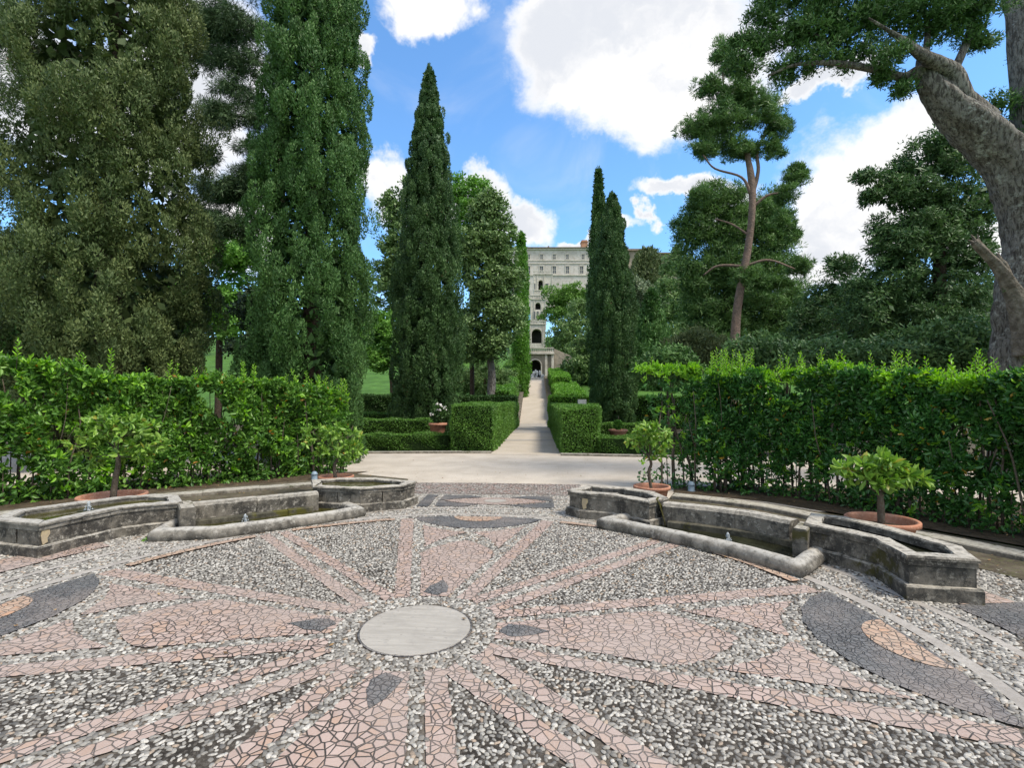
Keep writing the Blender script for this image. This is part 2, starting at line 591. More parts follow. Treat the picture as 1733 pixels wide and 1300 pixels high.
M['splash'] = mat_splash()

# foliage colours (albedo, some with light or shade put in)
M['lf_laurel_r'] = leaf_mat('laurel_leaf', (0.027, 0.094, 0.022), (0.050, 0.156, 0.033), (0.106, 0.263, 0.044), .34, .22, (.42, .26, .03), .992, .5)
M['lf_laurel_new'] = leaf_mat('fresh_laurel_leaf', (.15, .34, .03), (.22, .45, .04), (.32, .56, .06), .42, .35)
M['lf_laurel_l'] = leaf_mat('shrub_leaf', (.055, .14, .028), (.11, .245, .04), (.20, .37, .06), .42, .3, (.45, .22, .05), .988, .4)
M['lf_citrus'] = leaf_mat('citrus_leaf', (.10, .215, .030), (.185, .34, .050), (.30, .46, .09), .4, .3, (.42, .40, .08), .97, .4)
M['lf_box'] = leaf_mat('box_leaf', (0.067, 0.152, 0.026), (0.103, 0.224, 0.036), (0.169, 0.327, 0.055), .5, .25)
M['lf_box_bright'] = leaf_mat('sunny_box_leaf', (.10, .24, .03), (.15, .33, .04), (.21, .42, .055), .5, .3)  # box leaf copy with sunlight put into the colour
M['lf_box_dark'] = leaf_mat('shady_box_leaf', (.030, .075, .018), (.05, .115, .025), (.08, .165, .035), .5, .2)  # box leaf copy darkened to stand for shade
M['lf_cyp'] = leaf_mat('cypress_leaf', (0.037, 0.086, 0.022), (0.066, 0.149, 0.035), (0.121, 0.237, 0.061), .6, .15)
M['lf_cyp_dark'] = leaf_mat('dark_cypress_leaf', (0.037, 0.081, 0.025), (0.060, 0.127, 0.037), (0.101, 0.190, 0.055), .6, .15, (.15, .10, .05), .98)
M['lf_cyp_olive'] = leaf_mat('olive_cypress_leaf', (.058, .094, .030), (.095, .138, .044), (.16, .20, .066), .65, .15, (.18, .13, .06), .98)
M['lf_yew'] = leaf_mat('yew_leaf', (0.041, 0.090, 0.031), (0.066, 0.138, 0.043), (0.114, 0.204, 0.060), .55, .18)
M['lf_oak'] = leaf_mat('holm_oak_leaf', (.085, .155, .050), (.135, .225, .070), (.21, .32, .11), .5, .2)
M['lf_oak_pale'] = leaf_mat('pale_oak_leaf', (0.090, 0.126, 0.066), (0.144, 0.192, 0.102), (0.228, 0.288, 0.156), .5, .15)
M['lf_green'] = leaf_mat('green_broad_leaf', (0.075, 0.184, 0.032), (0.127, 0.287, 0.046), (0.218, 0.437, 0.069), .5, .3)
M['lf_pine'] = leaf_mat('pine_needle', (0.054, 0.114, 0.036), (0.096, 0.192, 0.050), (0.168, 0.300, 0.074), .55, .18)
M['lf_pine_lit'] = leaf_mat('sunlit_pine_needle', (0.072, 0.156, 0.026), (0.120, 0.240, 0.038), (0.192, 0.348, 0.060), .55, .2)  # lit copy of the pine needle, sunlight put into the colour
M['lf_cedar'] = leaf_mat('cedar_needle', (.028, .062, .022), (.052, .10, .036), (.09, .155, .055), .6, .08)
M['lf_blue'] = leaf_mat('bluish_cypress_leaf', (.04, .075, .045), (.065, .115, .065), (.10, .16, .09), .6, .15)
M['lf_brown'] = leaf_mat('brownish_leaf', (.065, .095, .035), (.105, .14, .05), (.16, .195, .075), .6, .15)
M['lf_black'] = leaf_mat('very_dark_leaf', (.012, .026, .010), (.02, .042, .015), (.034, .066, .02), .6, .1)


# ------------------------------------------------------------------ foliage generators
def unit(a):
    return a / np.maximum(np.linalg.norm(a, axis=1, keepdims=True), 1e-9)


def leaf_obj(name, C, D, L, Wd, mat, parent, rnd, hexa=False, fold=.25, R=rng, Nrm=None):
    """C centres, D long directions, L lengths (N,), Wd widths (N,)"""
    n = len(C)
    D = unit(D)
    T = unit(np.cross(D, unit(R.normal(size=(n, 3))) if Nrm is None else Nrm))
    Nn = np.cross(D, T)
    L = np.broadcast_to(np.asarray(L, float), (n,))[:, None]
    Wd = np.broadcast_to(np.asarray(Wd, float), (n,))[:, None]
    bse = C - D * L * .5
    tip = C + D * L * .5
    up = Nn * Wd * fold
    if not hexa:
        V = np.stack([bse, C + T * Wd * .5 + up, tip, C - T * Wd * .5 + up], 1).reshape(-1, 3)
        i = np.arange(n)[:, None] * 4
        F = i + np.array([[0, 1, 2, 3]])
        rr = rnd
    else:
        a1 = bse + D * L * .28
        a2 = bse + D * L * .68
        tip = tip - Nn * L * .10
        V = np.stack([bse, a1 + T * Wd * .46 + up, a2 + T * Wd * .42 + up, tip, a2 - T * Wd * .42 + up, a1 - T * Wd * .46 + up], 1).reshape(-1, 3)
        i = np.arange(n)[:, None] * 6
        F = np.concatenate([i + np.array([[0, 1, 2, 3]]), i + np.array([[0, 3, 4, 5]])], 1).reshape(-1, 4)
        rr = np.repeat(rnd, 2)
    return mesh_np(name, V, F, mat, parent, np.clip(rr, 0, 1))


def sphere_dirs(n, R=rng):
    return unit(R.normal(size=(n, 3)))


def clump_leaves(cc, cs, out, per, L, Wd, up=.5, outw=.6, jit=.45, shell=.5, R=rng, lo=.0):
    """cc (n,3) clump centres, cs (n,3) half sizes, out (n,3) outward direction"""
    n = len(cc)
    N = n * per
    idx = np.repeat(np.arange(n), per)
    d = sphere_dirs(N, R)
    o = out[idx]
    d = unit(d + o * .55)
    rad = shell + (1 - shell) * R.random((N, 1))
    P = cc[idx] + d * cs[idx] * rad
    Dd = d * outw + R.normal(size=(N, 3)) * jit
    Dd[:, 2] += up
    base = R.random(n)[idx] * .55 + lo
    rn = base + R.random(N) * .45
    ll = L * (.65 + .7 * R.random(N))
    ww = Wd * (.65 + .7 * R.random(N))
    Nr = d * 1.0 + R.normal(size=(N, 3)) * .30 + np.array([0, 0, .2])
    return P, Dd, ll, ww, rn, Nr


def tube(path, radii, seg=10, noise=.0, seed=0, squash=None):
    """returns verts, quads for a bent tapered tube"""
    r = random.Random(seed)
    P = [Vector(p) for p in path]
    V, F = [], []
    up0 = Vector((.3, .9, .2)).normalized()
    ph = r.random() * 9
    for i, p in enumerate(P):
        t = (P[min(i + 1, len(P) - 1)] - P[max(i - 1, 0)]).normalized()
        a = t.cross(up0)
        if a.length < .1:
            a = t.cross(Vector((1, 0, 0)))
        a.normalize()
        c = t.cross(a).normalized()
        for k in range(seg):
            an = 2 * math.pi * k / seg
            rr = radii[i] * (1 + noise * (math.sin(3 * an + ph + i * .35) * .6 + math.sin(5 * an - ph + i * .6) * .4 + (r.random() - .5) * .7))
            V.append(p + a * math.cos(an) * rr + c * math.sin(an) * rr)
    for i in range(len(P) - 1):
        for k in range(seg):
            k2 = (k + 1) % seg
            F.append((i * seg + k, i * seg + k2, (i + 1) * seg + k2, (i + 1) * seg + k))
    V.append(P[0])
    V.append(P[-1])
    nb, ntp = len(V) - 2, len(V) - 1
    for k in range(seg):
        k2 = (k + 1) % seg
        F.append((nb, k2, k))
        F.append((ntp, (len(P) - 1) * seg + k, (len(P) - 1) * seg + k2))
    return V, F


def spline(pts, n):
    """Catmull-Rom resample of tuples (any dim)"""
    p = np.array(pts, float)
    p = np.vstack([2 * p[0] - p[1], p, 2 * p[-1] - p[-2]])
    out = []
    segs = len(p) - 3
    for i in range(n):
        t = i / (n - 1) * segs
        k = min(int(t), segs - 1)
        u = t - k
        a, b_, c, d = p[k], p[k + 1], p[k + 2], p[k + 3]
        out.append(.5 * ((2 * b_) + (-a + c) * u + (2 * a - 5 * b_ + 4 * c - d) * u * u + (-a + 3 * b_ - 3 * c + d) * u ** 3))
    return np.array(out)


def merge(parts):
    V, F = [], []
    for v, f in parts:
        o = len(V)
        V += [Vector(q_) for q_ in v]
        F += [tuple(i + o for i in ff) for ff in f]
    return V, F


def terr(x, y):
    """height of the rising garden"""
    s = 0.0
    if y > 33:
        s = .172 * (y - 33)
        if y > 165:
            s = .172 * 132
    return s - .02


def vcypress(label, px, base_py, top_py, Y, wpx, mat, ncl, per, leaf=(.13, .045), cl=(.26, .55), prof=None, lean=0, zb=None,
             group=None, bark='bark_dark', gaps=0.0, name='cypress_tree', seed=1, lo=0.0, squat=.04, core=True):
    R = np.random.default_rng(seed)
    x, _, zt = at(px, top_py, Y)
    z0 = terr(x, Y) if zb is None else zb
    H = zt - z0
    Rm = wpx * .5 * Y / FOC
    root = empty(name, (x, Y, z0), label, 'tree', group)
    prof = prof or [(0, .55), (.06, .85), (.2, 1.0), (.45, .95), (.7, .72), (.86, .42), (.96, .16), (1, .03)]
    ph, pr = np.array([q_[0] for q_ in prof]), np.array([q_[1] for q_ in prof])
    # clumps, height sampled in proportion to radius
    hs = R.random(ncl * 4)
    keep = R.random(ncl * 4) < np.interp(hs, ph, pr) * .9 + .12
    hs = hs[keep][:ncl]
    n = len(hs)
    an = R.random(n) * 2 * math.pi
    lump = 1 + .10 * np.sin(an * 3 + hs * 21 + seed) + .08 * np.sin(an * 5 - hs * 37 + seed * 2)
    rr = np.interp(hs, ph, pr) * Rm * lump * (.70 + .36 * R.random(n)) - cl[0] * .5
    rr = np.maximum(rr, .02)
    out = np.stack([np.cos(an), np.sin(an), np.full(n, .15)], 1)
    cc = np.stack([np.cos(an) * rr + lean * hs * H, np.sin(an) * rr, hs * (H - cl[1] * .6) + .15], 1)
    if gaps > 0:
        g_ = np.sin(cc[:, 0] * 1.7 + cc[:, 2] * 1.1 + seed) * np.sin(cc[:, 1] * 1.3 - cc[:, 2] * 1.6)
        k_ = g_ > -1 + gaps * 1.2
        cc, out, hs = cc[k_], out[k_], hs[k_]
        n = len(cc)
    s = (.75 + .55 * R.random((n, 1))) * np.array([[cl[0], cl[0], cl[1]]]) * (.55 + .45 * np.interp(hs, ph, pr))[:, None]
    P, D, L, Wd, rn, Nr = clump_leaves(cc, s, out, per, leaf[0], leaf[1], up=.8, outw=.55, jit=.4, shell=.72, R=R, lo=lo)
    leaf_obj('crown', P, D, L, Wd, M[mat], root, rn, R=R, Nrm=Nr)
    if core:  # oversized inner leaves added to block light, tones kept dark
        nc = max(1500, int(ncl * 4.5))
        h2 = R.random(nc) * .97
        a2 = R.random(nc) * 2 * math.pi
        r2 = np.interp(h2, ph, pr) * Rm * .74 * R.random(nc) ** .35
        P2 = np.stack([np.cos(a2) * r2 + lean * h2 * H, np.sin(a2) * r2, h2 * H + .2], 1)
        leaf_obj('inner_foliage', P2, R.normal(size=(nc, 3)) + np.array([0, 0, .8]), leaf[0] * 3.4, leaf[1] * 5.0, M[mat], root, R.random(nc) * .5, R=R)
    tr = spline([(0, 0, -.3), (lean * .3 * H, 0, H * .3), (lean * .6 * H, 0, H * .6), (lean * .93 * H, 0, H * .93)], 9)
    tv, tf = tube(tr, np.linspace(Rm * .16 + .08, .03, 9), 9, .15, seed)
    mesh_py('trunk', tv, tf, M[bark], root, True)
    return root


def gnarl(tv, sp_, seg):
    """twisting ribs, hollows and bark plates on a thick old trunk"""
    from mathutils import noise as mn
    out = []
    n = len(sp_)
    for i, v in enumerate(tv):
        if i >= n * seg:
            out.append(v)
            continue
        c = Vector(sp_[i // seg][:3])
        d = Vector(v) - c
        r_ = d.length
        a = 2 * math.pi * (i % seg) / seg
        tw = i // seg * .035
        k = 1 + .07 * math.sin(3 * a + tw) + .045 * math.sin(7 * a + tw * 2.2 + 1)
        k += .10 * mn.noise(Vector(v) * 2.2) + .06 * mn.noise(Vector(v) * 6) + .035 * mn.noise(Vector((v.x * 20, v.y * 20, v.z * 9)))
        out.append(c + d * k)
    return out


def blob_tree(label, blobs, Y, mat, cl, per, leaf, base=None, trunk=None, dens=1.0, name='tree', seed=1, group=None, bark='bark_dark',
              up=.15, outw=.6, jit=.6, depth=1.0, tubes=None, cat='tree', hexa=False, zb=None, shellc=.55, lo=0.0, core=1.0, fine=False, split=(4, .5, .75), rag=.13):
    """blobs: (px,py,rx_px,ry_px[,dy]) in the photo seen at distance Y; each becomes an ellipsoid of clumps"""
    R = np.random.default_rng(seed)
    if base is None:
        bx = sum(q_[0] for q_ in blobs) / len(blobs)
        base = at(bx, 650, Y)[0]
    z0 = terr(base, Y) if zb is None else zb
    root = empty(name, (base, Y, z0), label, cat, group)
    CC, SS, OO = [], [], []
    core_blobs = blobs
    if split:
        nb_ = []
        for q_ in blobs:
            dy0 = q_[4] if len(q_) > 4 else 0
            nb_.append((q_[0], q_[1], q_[2] * .78, q_[3] * .78, dy0))
            for _ in range(split[0]):
                d = unit(R.normal(size=(1, 3)))[0]
                k = split[1] * (.7 + .6 * R.random())
                nb_.append((q_[0] + d[0] * q_[2] * .62, q_[1] + d[2] * q_[3] * .62, q_[2] * k, q_[3] * k * split[2], dy0 + d[1] * q_[2] * Y / FOC * .5))
        blobs = nb_
    for q_ in blobs:
        px, py, rx, ry = q_[:4]
        dy = q_[4] if len(q_) > 4 else 0
        y = Y + dy
        c = np.array(at(px, py, y)) - np.array([base, Y, z0])
        ax, az = rx * y / FOC, ry * y / FOC
        ay = ax * depth
        area = 4 * math.pi * ((ax * ay) ** 1.6 / 3 + (ax * az) ** 1.6 / 3 + (ay * az) ** 1.6 / 3) ** (1 / 1.6)
        n = max(4, int(area / (cl * cl * 2.6) * dens))
        d = sphere_dirs(n, R)
        rad = shellc + (1 - shellc) * R.random((n, 1)) ** .6
        lump = (1 + .13 * np.sin(d[:, :1] * 5 + px) * np.sin(d[:, 2:] * 6 + py)) * (1 + rag * R.normal(size=(n, 1)))
        CC.append(c + d * np.array([[ax, ay, az]]) * rad * lump)
        SS.append(np.full((n, 3), cl) * (.6 + .8 * R.random((n, 1))) * np.array([[1, 1, .75]]))
        OO.append(d * .8 + np.array([[0, 0, .25]]))
    cc, s, o = np.vstack(CC), np.vstack(SS), np.vstack(OO)
    P, D, L, Wd, rn, Nr = clump_leaves(cc, s, o, per, leaf[0], leaf[1], up=up, outw=outw, jit=jit, shell=.35, R=R, lo=lo)
    leaf_obj('crown', P, D, L, Wd, M[mat], root, rn, hexa=hexa, R=R, Nrm=Nr)
    if core > 0:  # large inner leaves added to block the sky, darker tones only
        CP = []
        for q_ in core_blobs:
            y = Y + (q_[4] if len(q_) > 4 else 0)
            c = np.array(at(q_[0], q_[1], y)) - np.array([base, Y, z0])
            ax, az = q_[2] * y / FOC, q_[3] * y / FOC
            n = max(5, int(core * ax * az / (leaf[0] * leaf[1]) * .35))
            CP.append(c + sphere_dirs(n, R) * np.array([[ax, ax * depth, az]]) * (R.random((n, 1)) ** .5) * .72)
        CP = np.vstack(CP)
        nn = len(CP)
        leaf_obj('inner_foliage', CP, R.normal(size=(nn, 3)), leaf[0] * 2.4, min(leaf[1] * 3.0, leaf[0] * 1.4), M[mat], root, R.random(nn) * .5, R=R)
    parts = []
    if trunk:
        pts = [np.array(at(a, b_, Y)) - np.array([base, Y, z0]) for a, b_, w in trunk]
        pts[0][2] = min(pts[0][2], -.3) if zb is None else pts[0][2]
        q4 = np.array([[*p_, w * .5 * Y / FOC] for p_, (_, _, w) in zip(pts, trunk)])
        sp_ = spline(q4, len(trunk) * 4)
        if fine:
            sp_ = spline(q4, 110)
            tv, tf = tube(sp_[:, :3], np.maximum(sp_[:, 3], .02), 56, 0, seed)
            tv = gnarl(tv, sp_, 56)
        else:
            tv, tf = tube(sp_[:, :3], np.maximum(sp_[:, 3], .02), 12, .10, seed)
        mesh_py('trunk', tv, tf, M[bark], root, True)
    for kk, tb in enumerate(tubes or []):
        dy = tb[1]
        q4 = np.array([[*(np.array(at(a, b_, Y + dy * i)) - np.array([base, Y, z0])), w * .5 * Y / FOC] for i, (a, b_, w) in enumerate(tb[0])])
        sp_ = spline(q4, len(tb[0]) * 4)
        tv, tf = tube(sp_[:, :3], np.maximum(sp_[:, 3], .008), 10, .12, seed + kk)
        mesh_py('limb', tv, tf, M[bark], root, True)
    return root


# ------------------------------------------------------------------ frame of the plaza
CX, CY = gp(704, 1066)
AX = math.atan(.066)
ca, sa = math.cos(AX), math.sin(AX)


def pw(u, v):
    return CX + u * ca + v * sa, CY - u * sa + v * ca


def pol(r, deg):
    a = math.radians(deg)
    return r * math.sin(a), r * math.cos(a)


# ------------------------------------------------------------------ terrain, road, pavement
def build_terrain():
    xs = np.concatenate([np.linspace(-420, -60, 16), np.linspace(-50, 60, 111), np.linspace(70, 420, 16)])
    ys = np.concatenate([[-60, -20, 0, 12, 20, 28, 33], np.linspace(36, 170, 60), [220, 400, 900]])
    R = np.random.default_rng(5)
    V = []
    for y in ys:
        for x in xs:
            z = terr(x, y)
            if y > 34:
                z += .25 * math.sin(x * .21 + y * .13) * min(1, (y - 34) / 10)
            pc = .45 + (y - 15.3) * .0535
            if 31 < y < 66 and abs(x - pc) < 4.2:
                z = min(z, max(0, min(y, 57) - 33.8) * .167 - .25)
            V.append((x, y, z - .03))
    nx = len(xs)
    F = [(j * nx + i, j * nx + i + 1, (j + 1) * nx + i + 1, (j + 1) * nx + i) for j in range(len(ys) - 1) for i in range(nx - 1)]
    o = mesh_py('terrain', V, F, M['grass'], None, True)
    tag(o, kind='structure')


build_terrain()


def sheet(name, pts, z, mat, parent=None, kind='structure'):
    o = mesh_py(name, [(p[0], p[1], z) for p in pts], [tuple(range(len(pts)))], mat, parent)
    if kind and parent is None:
        tag(o, kind=kind)
    return o


sheet('gravel_road', [pw(-60, 4.0), pw(60, 4.0), pw(60, 11.0), pw(3.5, 11.15), pw(1.3, 11.5), pw(-.8, 11.85), pw(-4.8, 11.3), pw(-60, 11.2)], 0.0, M['gravel'])
sheet('garden_soil', [pw(-60, 11.2), pw(60, 11.0), pw(60, 30), pw(-60, 30)], -.012, M['dirt'])

# mosaic pavement: parent sheet of pebbles, raised sheets for the figures
pave = mesh_py('pavement', [(*pol(5.45, a * 3), 0) for a in range(120)], [tuple(range(119, -1, -1))], M['mortar_pale'])
pave.location = (CX, CY, .004)
pave.rotation_euler = (0, 0, -AX)
tag(pave, kind='structure')


def rough_edges(p, step=.05, amp=.007):
    out = []
    for i in range(len(p)):
        a, c = p[i], p[(i + 1) % len(p)]
        n = max(1, int(math.hypot(c[0] - a[0], c[1] - a[1]) / step))
        for k in range(n):
            f = k / n
            out.append((a[0] + (c[0] - a[0]) * f + random.uniform(-amp, amp), a[1] + (c[1] - a[1]) * f + random.uniform(-amp, amp)))
    return out


ALLP = []


def multi(name, polys, z, mat):
    V, F = [], []
    if name not in ('wedge_bed',):
        ALLP.extend(polys)
    for p in polys:
        if name not in ('stone_bands', 'disc_edge', 'orange_mosaic'):
            p = rough_edges(p)
        o = len(V)
        V += [(a, b_, z + (len(F) % 36) * .00009) for a, b_ in p]
        idx = list(range(o, o + len(p)))
        ar = sum(p[i][0] * p[(i + 1) % len(p)][1] - p[(i + 1) % len(p)][0] * p[i][1] for i in range(len(p)))
        F.append(tuple(idx if ar > 0 else idx[::-1]))
    return mesh_py(name, V, F, mat, pave)


def ring_polys(r0, r1, a0=0, a1=360, n=72):
    out = []
    for i in range(n):
        b0, b1 = a0 + (a1 - a0) * i / n, a0 + (a1 - a0) * (i + 1) / n
        out.append([pol(r0, b0), pol(r0, b1), pol(r1, b1), pol(r1, b0)])
    return out


def rot(p, k):
    for _ in range(k % 4):
        p = [(y, -x) for x, y in p]
    return p


def sym(f):
    out = []
    for k in range(4):
        out.append(rot(f, k))
        out.append(rot([(-x, y) for x, y in f][::-1], k))
    return out


S2 = math.sqrt(.5)


def diag(a, d):
    """a along the 45 degree ray, d to its side"""
    return (a * S2 + d * S2, a * S2 - d * S2)


RO = 3.32
# dark pebble wedges
wedges = sym([(.36, .66), (1.00, 2.98), pol(3.22, 19.5), pol(3.22, 26), pol(3.22, 34), pol(3.2, 41.0), diag(.85, -.175)])
multi('wedge_bed', wedges, .0025, M['mortar_dark'])
pink = []
pink += sym([(.31, .50), (.19, .54), (.86, 3.18), (1.02, 3.12)])          # bands beside each cardinal figure
pink += sym([diag(.60, -.175), diag(.56, -.055), diag(3.30, -.045), diag(3.28, -.165)])   # diagonal bands
lens = [(.11, .56), (.24, 1.1), (.385, 1.66), (.37, 1.76), (.27, 1.93), (.13, 2.09), (0, 2.19)]
for k in range(4):
    pink.append(rot(lens + [(-x, y) for x, y in lens[-2::-1]], k))
pink += sym([(.40, 1.90), (.655, 2.86), (.50, 2.72), (.34, 2.62), (.20, 2.565), (.06, 2.54), (.04, 2.50), (.20, 2.33), (.30, 2.17)])
multi('pink_mosaic', pink, .008, M['pink'])
orng = []
for k in range(8):
    s0 = 45 * k
    a0, a1 = (19.5, 41.5) if k % 2 == 0 else (3.5, 25.5)
    orng += ring_polys(RO - .10, RO, s0 + a0, s0 + a1, 10)
for k in range(4):
    ov = [(.33 * math.cos(t), 3.30 - .26 * math.sin(t)) for t in np.linspace(0, math.pi, 14)]
    orng.append(rot(ov, k))
multi('orange_mosaic', orng, .0155, M['orange'])
sl_ = []
for k in range(4):
    inner = [(.86, 3.20), (.70, 2.99), (.50, 2.84), (.28, 2.74), (0, 2.70)]
    arc = [pol(RO + .01, a) for a in np.linspace(-15, 15, 13)]
    sl_.append(rot(arc + inner + [(-x, y) for x, y in inner[-2::-1]], k))
    pet = [(.02, .58), (.09, .66), (.085, .76), (.0, .93), (-.08, .76), (-.10, .64)]
    sl_.append(rot(pet, k))
# second ring of figures beyond the kerb bands, on the open sides
for a in (90, -90, 180):
    cx_, cy_ = pol(4.45, a)
    sl_ += ring_polys(4.08, 4.75, a - 9, a + 9, 8)
# dark frame of the panel between the troughs
sl_.append([(-1.02, 3.90), (-.84, 3.90), (-.88, 4.80), (-1.06, 4.80)])
lensr = lambda s, c, w, hh: [(c + w * t, 4.36 + hh * (1 - t * t) * s) for t in np.linspace(-1, 1, 17)]
top_, bot_ = lensr(1, .12, .90, .30), lensr(-1, .12, .90, .30)
sl_.append([(x, y) for x, y in top_[:7]] + [(-.35, 4.80), (-.76, 4.80)])
sl_.append([(x, y) for x, y in bot_[:7]] + [(-.35, 3.93), (-.74, 3.93)])
sl_.append([(x, y) for x, y in top_[10:]] + [(1.00, 4.80), (.6, 4.80)])
sl_.append([(x, y) for x, y in bot_[10:]] + [(1.04, 3.93), (.6, 3.93)])
multi('slate_mosaic', sl_, .0118, M['slate'])
multi('pale_pink_mosaic', [lensr(1, .12, .82, .26) + lensr(-1, .12, .82, .26)[::-1]] + ring_polys(4.16, 4.62, 66, 81, 5) + ring_polys(4.16, 4.62, -81, -66, 5), .0155, M['pink'])
multi('stone_bands', ring_polys(3.41, 3.50) + ring_polys(3.84, 3.91, 0, 360) + [[(-1.5, 4.90), (1.5, 4.90), (1.5, 4.94), (-1.5, 4.94)]], .006, M['band'])
multi('small_stone_oval', [[(.12 + .17 * math.cos(t), 4.36 + .12 * math.sin(t)) for t in np.linspace(0, 2 * math.pi, 25)[:-1]]], .019, M['marble'])
multi('far_mosaic_strip', [[(-1.75, 4.98), (1.6, 4.98), (1.55, 6.02), (-.3, 6.10), (-1.75, 6.04)]], .0045, M['pebble_far'])
multi('disc_edge', ring_polys(.379, .390, 0, 360, 48), .006, M['slate'])
disc = bmesh.new()
bmesh.ops.create_cone(disc, cap_ends=True, segments=64, radius1=.38, radius2=.376, depth=.012)
dd = mesh_bm('stone_disc', disc, M['marble'], pave)
dd.location = (0, 0, .0045)


def in_polys(x, y, polys):
    inside = np.zeros(len(x), bool)
    for p in polys:
        P = np.array(p)
        bb = (x > P[:, 0].min()) & (x < P[:, 0].max()) & (y > P[:, 1].min()) & (y < P[:, 1].max())
        if not bb.any():
            continue
        xi, yi = x[bb], y[bb]
        c = np.zeros(len(xi), bool)
        x0, y0 = P[-1]
        for x1, y1 in P:
            k = ((y0 > yi) != (y1 > yi)) & (xi < (x1 - x0) * (yi - y0) / ((y1 - y0) if y1 != y0 else 1e-9) + x0)
            c ^= k
            x0, y0 = x1, y1
        r_ = inside[bb]
        inside[bb] = r_ | c
    return inside


def pebbles():
    """every pebble of the mosaic as a low worn dome set in the mortar"""
    R = np.random.default_rng(99)
    sp_ = .0285
    U, Vv = np.meshgrid(np.arange(-5.5, 5.5, sp_), np.arange(-3.6, 5.5, sp_ * .86))
    U = U + (np.arange(U.shape[0]) % 2)[:, None] * sp_ * .5
    u, v = U.ravel(), Vv.ravel()
    u = u + R.normal(size=len(u)) * sp_ * .20 + .02 * np.sin(v * 3.1) + .02 * np.sin(v * 7.7 + u * 2)
    v = v + R.normal(size=len(v)) * sp_ * .20 + .02 * np.sin(u * 2.7) + .02 * np.sin(u * 8.3 - v)
    r_ = np.hypot(u, v)
    wx, wy = CX + u * ca + v * sa, CY - u * sa + v * ca
    k = (r_ < 5.42) & (r_ > .40) & (wy > 1.3) & (np.abs(wx) < 1.35 * wy + 1.2)
    k &= ~((r_ > 3.405) & (r_ < 3.505)) & ~((r_ > 3.835) & (r_ < 3.915))
    k &= ~((v > 4.88) & (np.abs(u) < 1.75))
    u, v, r_ = u[k], v[k], r_[k]
    jt = R.normal(size=(2, len(u))) * .006
    k = ~in_polys(u + jt[0], v + jt[1], ALLP)
    u, v, r_ = u[k], v[k], r_[k]
    w = in_polys(u, v, wedges)
    lost = np.sin(u * 3.3 + 1) * np.sin(v * 2.9 + 2) + .6 * np.sin(u * 8.1 - v * 5.2)
    k = R.random(len(u)) > np.where(lost > 1.15, .35, .02)
    u, v, r_, w = u[k], v[k], r_[k], w[k]
    n = len(u)
    an = np.arctan2(v, u) + R.normal(size=n) * .7 + np.pi / 2 * (R.random(n) < .3)
    size = sp_ * np.where(w, .47, .53) * (.70 + .50 * R.random(n))
    el = 1.05 + 1.0 * R.random(n)
    a, b_ = size * np.sqrt(el), size / np.sqrt(el)
    hgt = .0035 + .0050 * R.random(n)
    seg = 8
    th = np.linspace(0, 2 * np.pi, seg, endpoint=False)[None, :]
    irr = 1 + R.normal(size=(n, seg)) * .17
    lx, ly = np.cos(th) * a[:, None] * irr, np.sin(th) * b_[:, None] * irr
    c, s_ = np.cos(an)[:, None], np.sin(an)[:, None]
    gx, gy = lx * c - ly * s_, lx * s_ + ly * c
    z0 = np.where(w, .0008, .0038)
    V = np.zeros((n, 2 * seg + 1, 3))
    V[:, :seg, 0] = u[:, None] + gx
    V[:, :seg, 1] = v[:, None] + gy
    V[:, :seg, 2] = z0[:, None]
    V[:, seg:2 * seg, 0] = u[:, None] + gx * .74
    V[:, seg:2 * seg, 1] = v[:, None] + gy * .74
    V[:, seg:2 * seg, 2] = z0[:, None] + hgt[:, None] * (.8 + .3 * R.random((n, seg)))
    V[:, 2 * seg, 0] = u
    V[:, 2 * seg, 1] = v
    V[:, 2 * seg, 2] = z0 + hgt * 1.12
    f = []
    for i in range(seg):
        j = (i + 1) % seg
        f.append((i, j, seg + j, seg + i))
    for i in range(0, seg, 2):
        f.append((2 * seg, seg + i, seg + (i + 1) % seg, seg + (i + 2) % seg))
    F = (np.arange(n)[:, None, None] * (2 * seg + 1) + np.array(f)[None]).reshape(-1, 4)
    rn = np.clip(np.where(w, R.random(n) ** .8 * .95, R.random(n) * .80 + .14), 0, .9)
    rn = np.where(R.random(n) < .06, .93 + .07 * R.random(n), rn)
    o = mesh_np('pebbles', V.reshape(-1, 3), F, M['pebbles'], pave, np.repeat(rn, len(f)), smooth=True)
    print('pebbles', n)
    tag(o, kind='stuff')


pebbles()


# ------------------------------------------------------------------ kerbs
def strip_poly(path, w):
    """offset a polyline on its left side by w -> two polylines"""
    P = [Vector((p[0], p[1])) for p in path]
    L_, R_ = [], []
    for i, p in enumerate(P):
        t = (P[min(i + 1, len(P) - 1)] - P[max(i - 1, 0)]).normalized()
        nrm = Vector((-t.y, t.x))
        L_.append(p + nrm * w * .5)
        R_.append(p - nrm * w * .5)
    return L_, R_


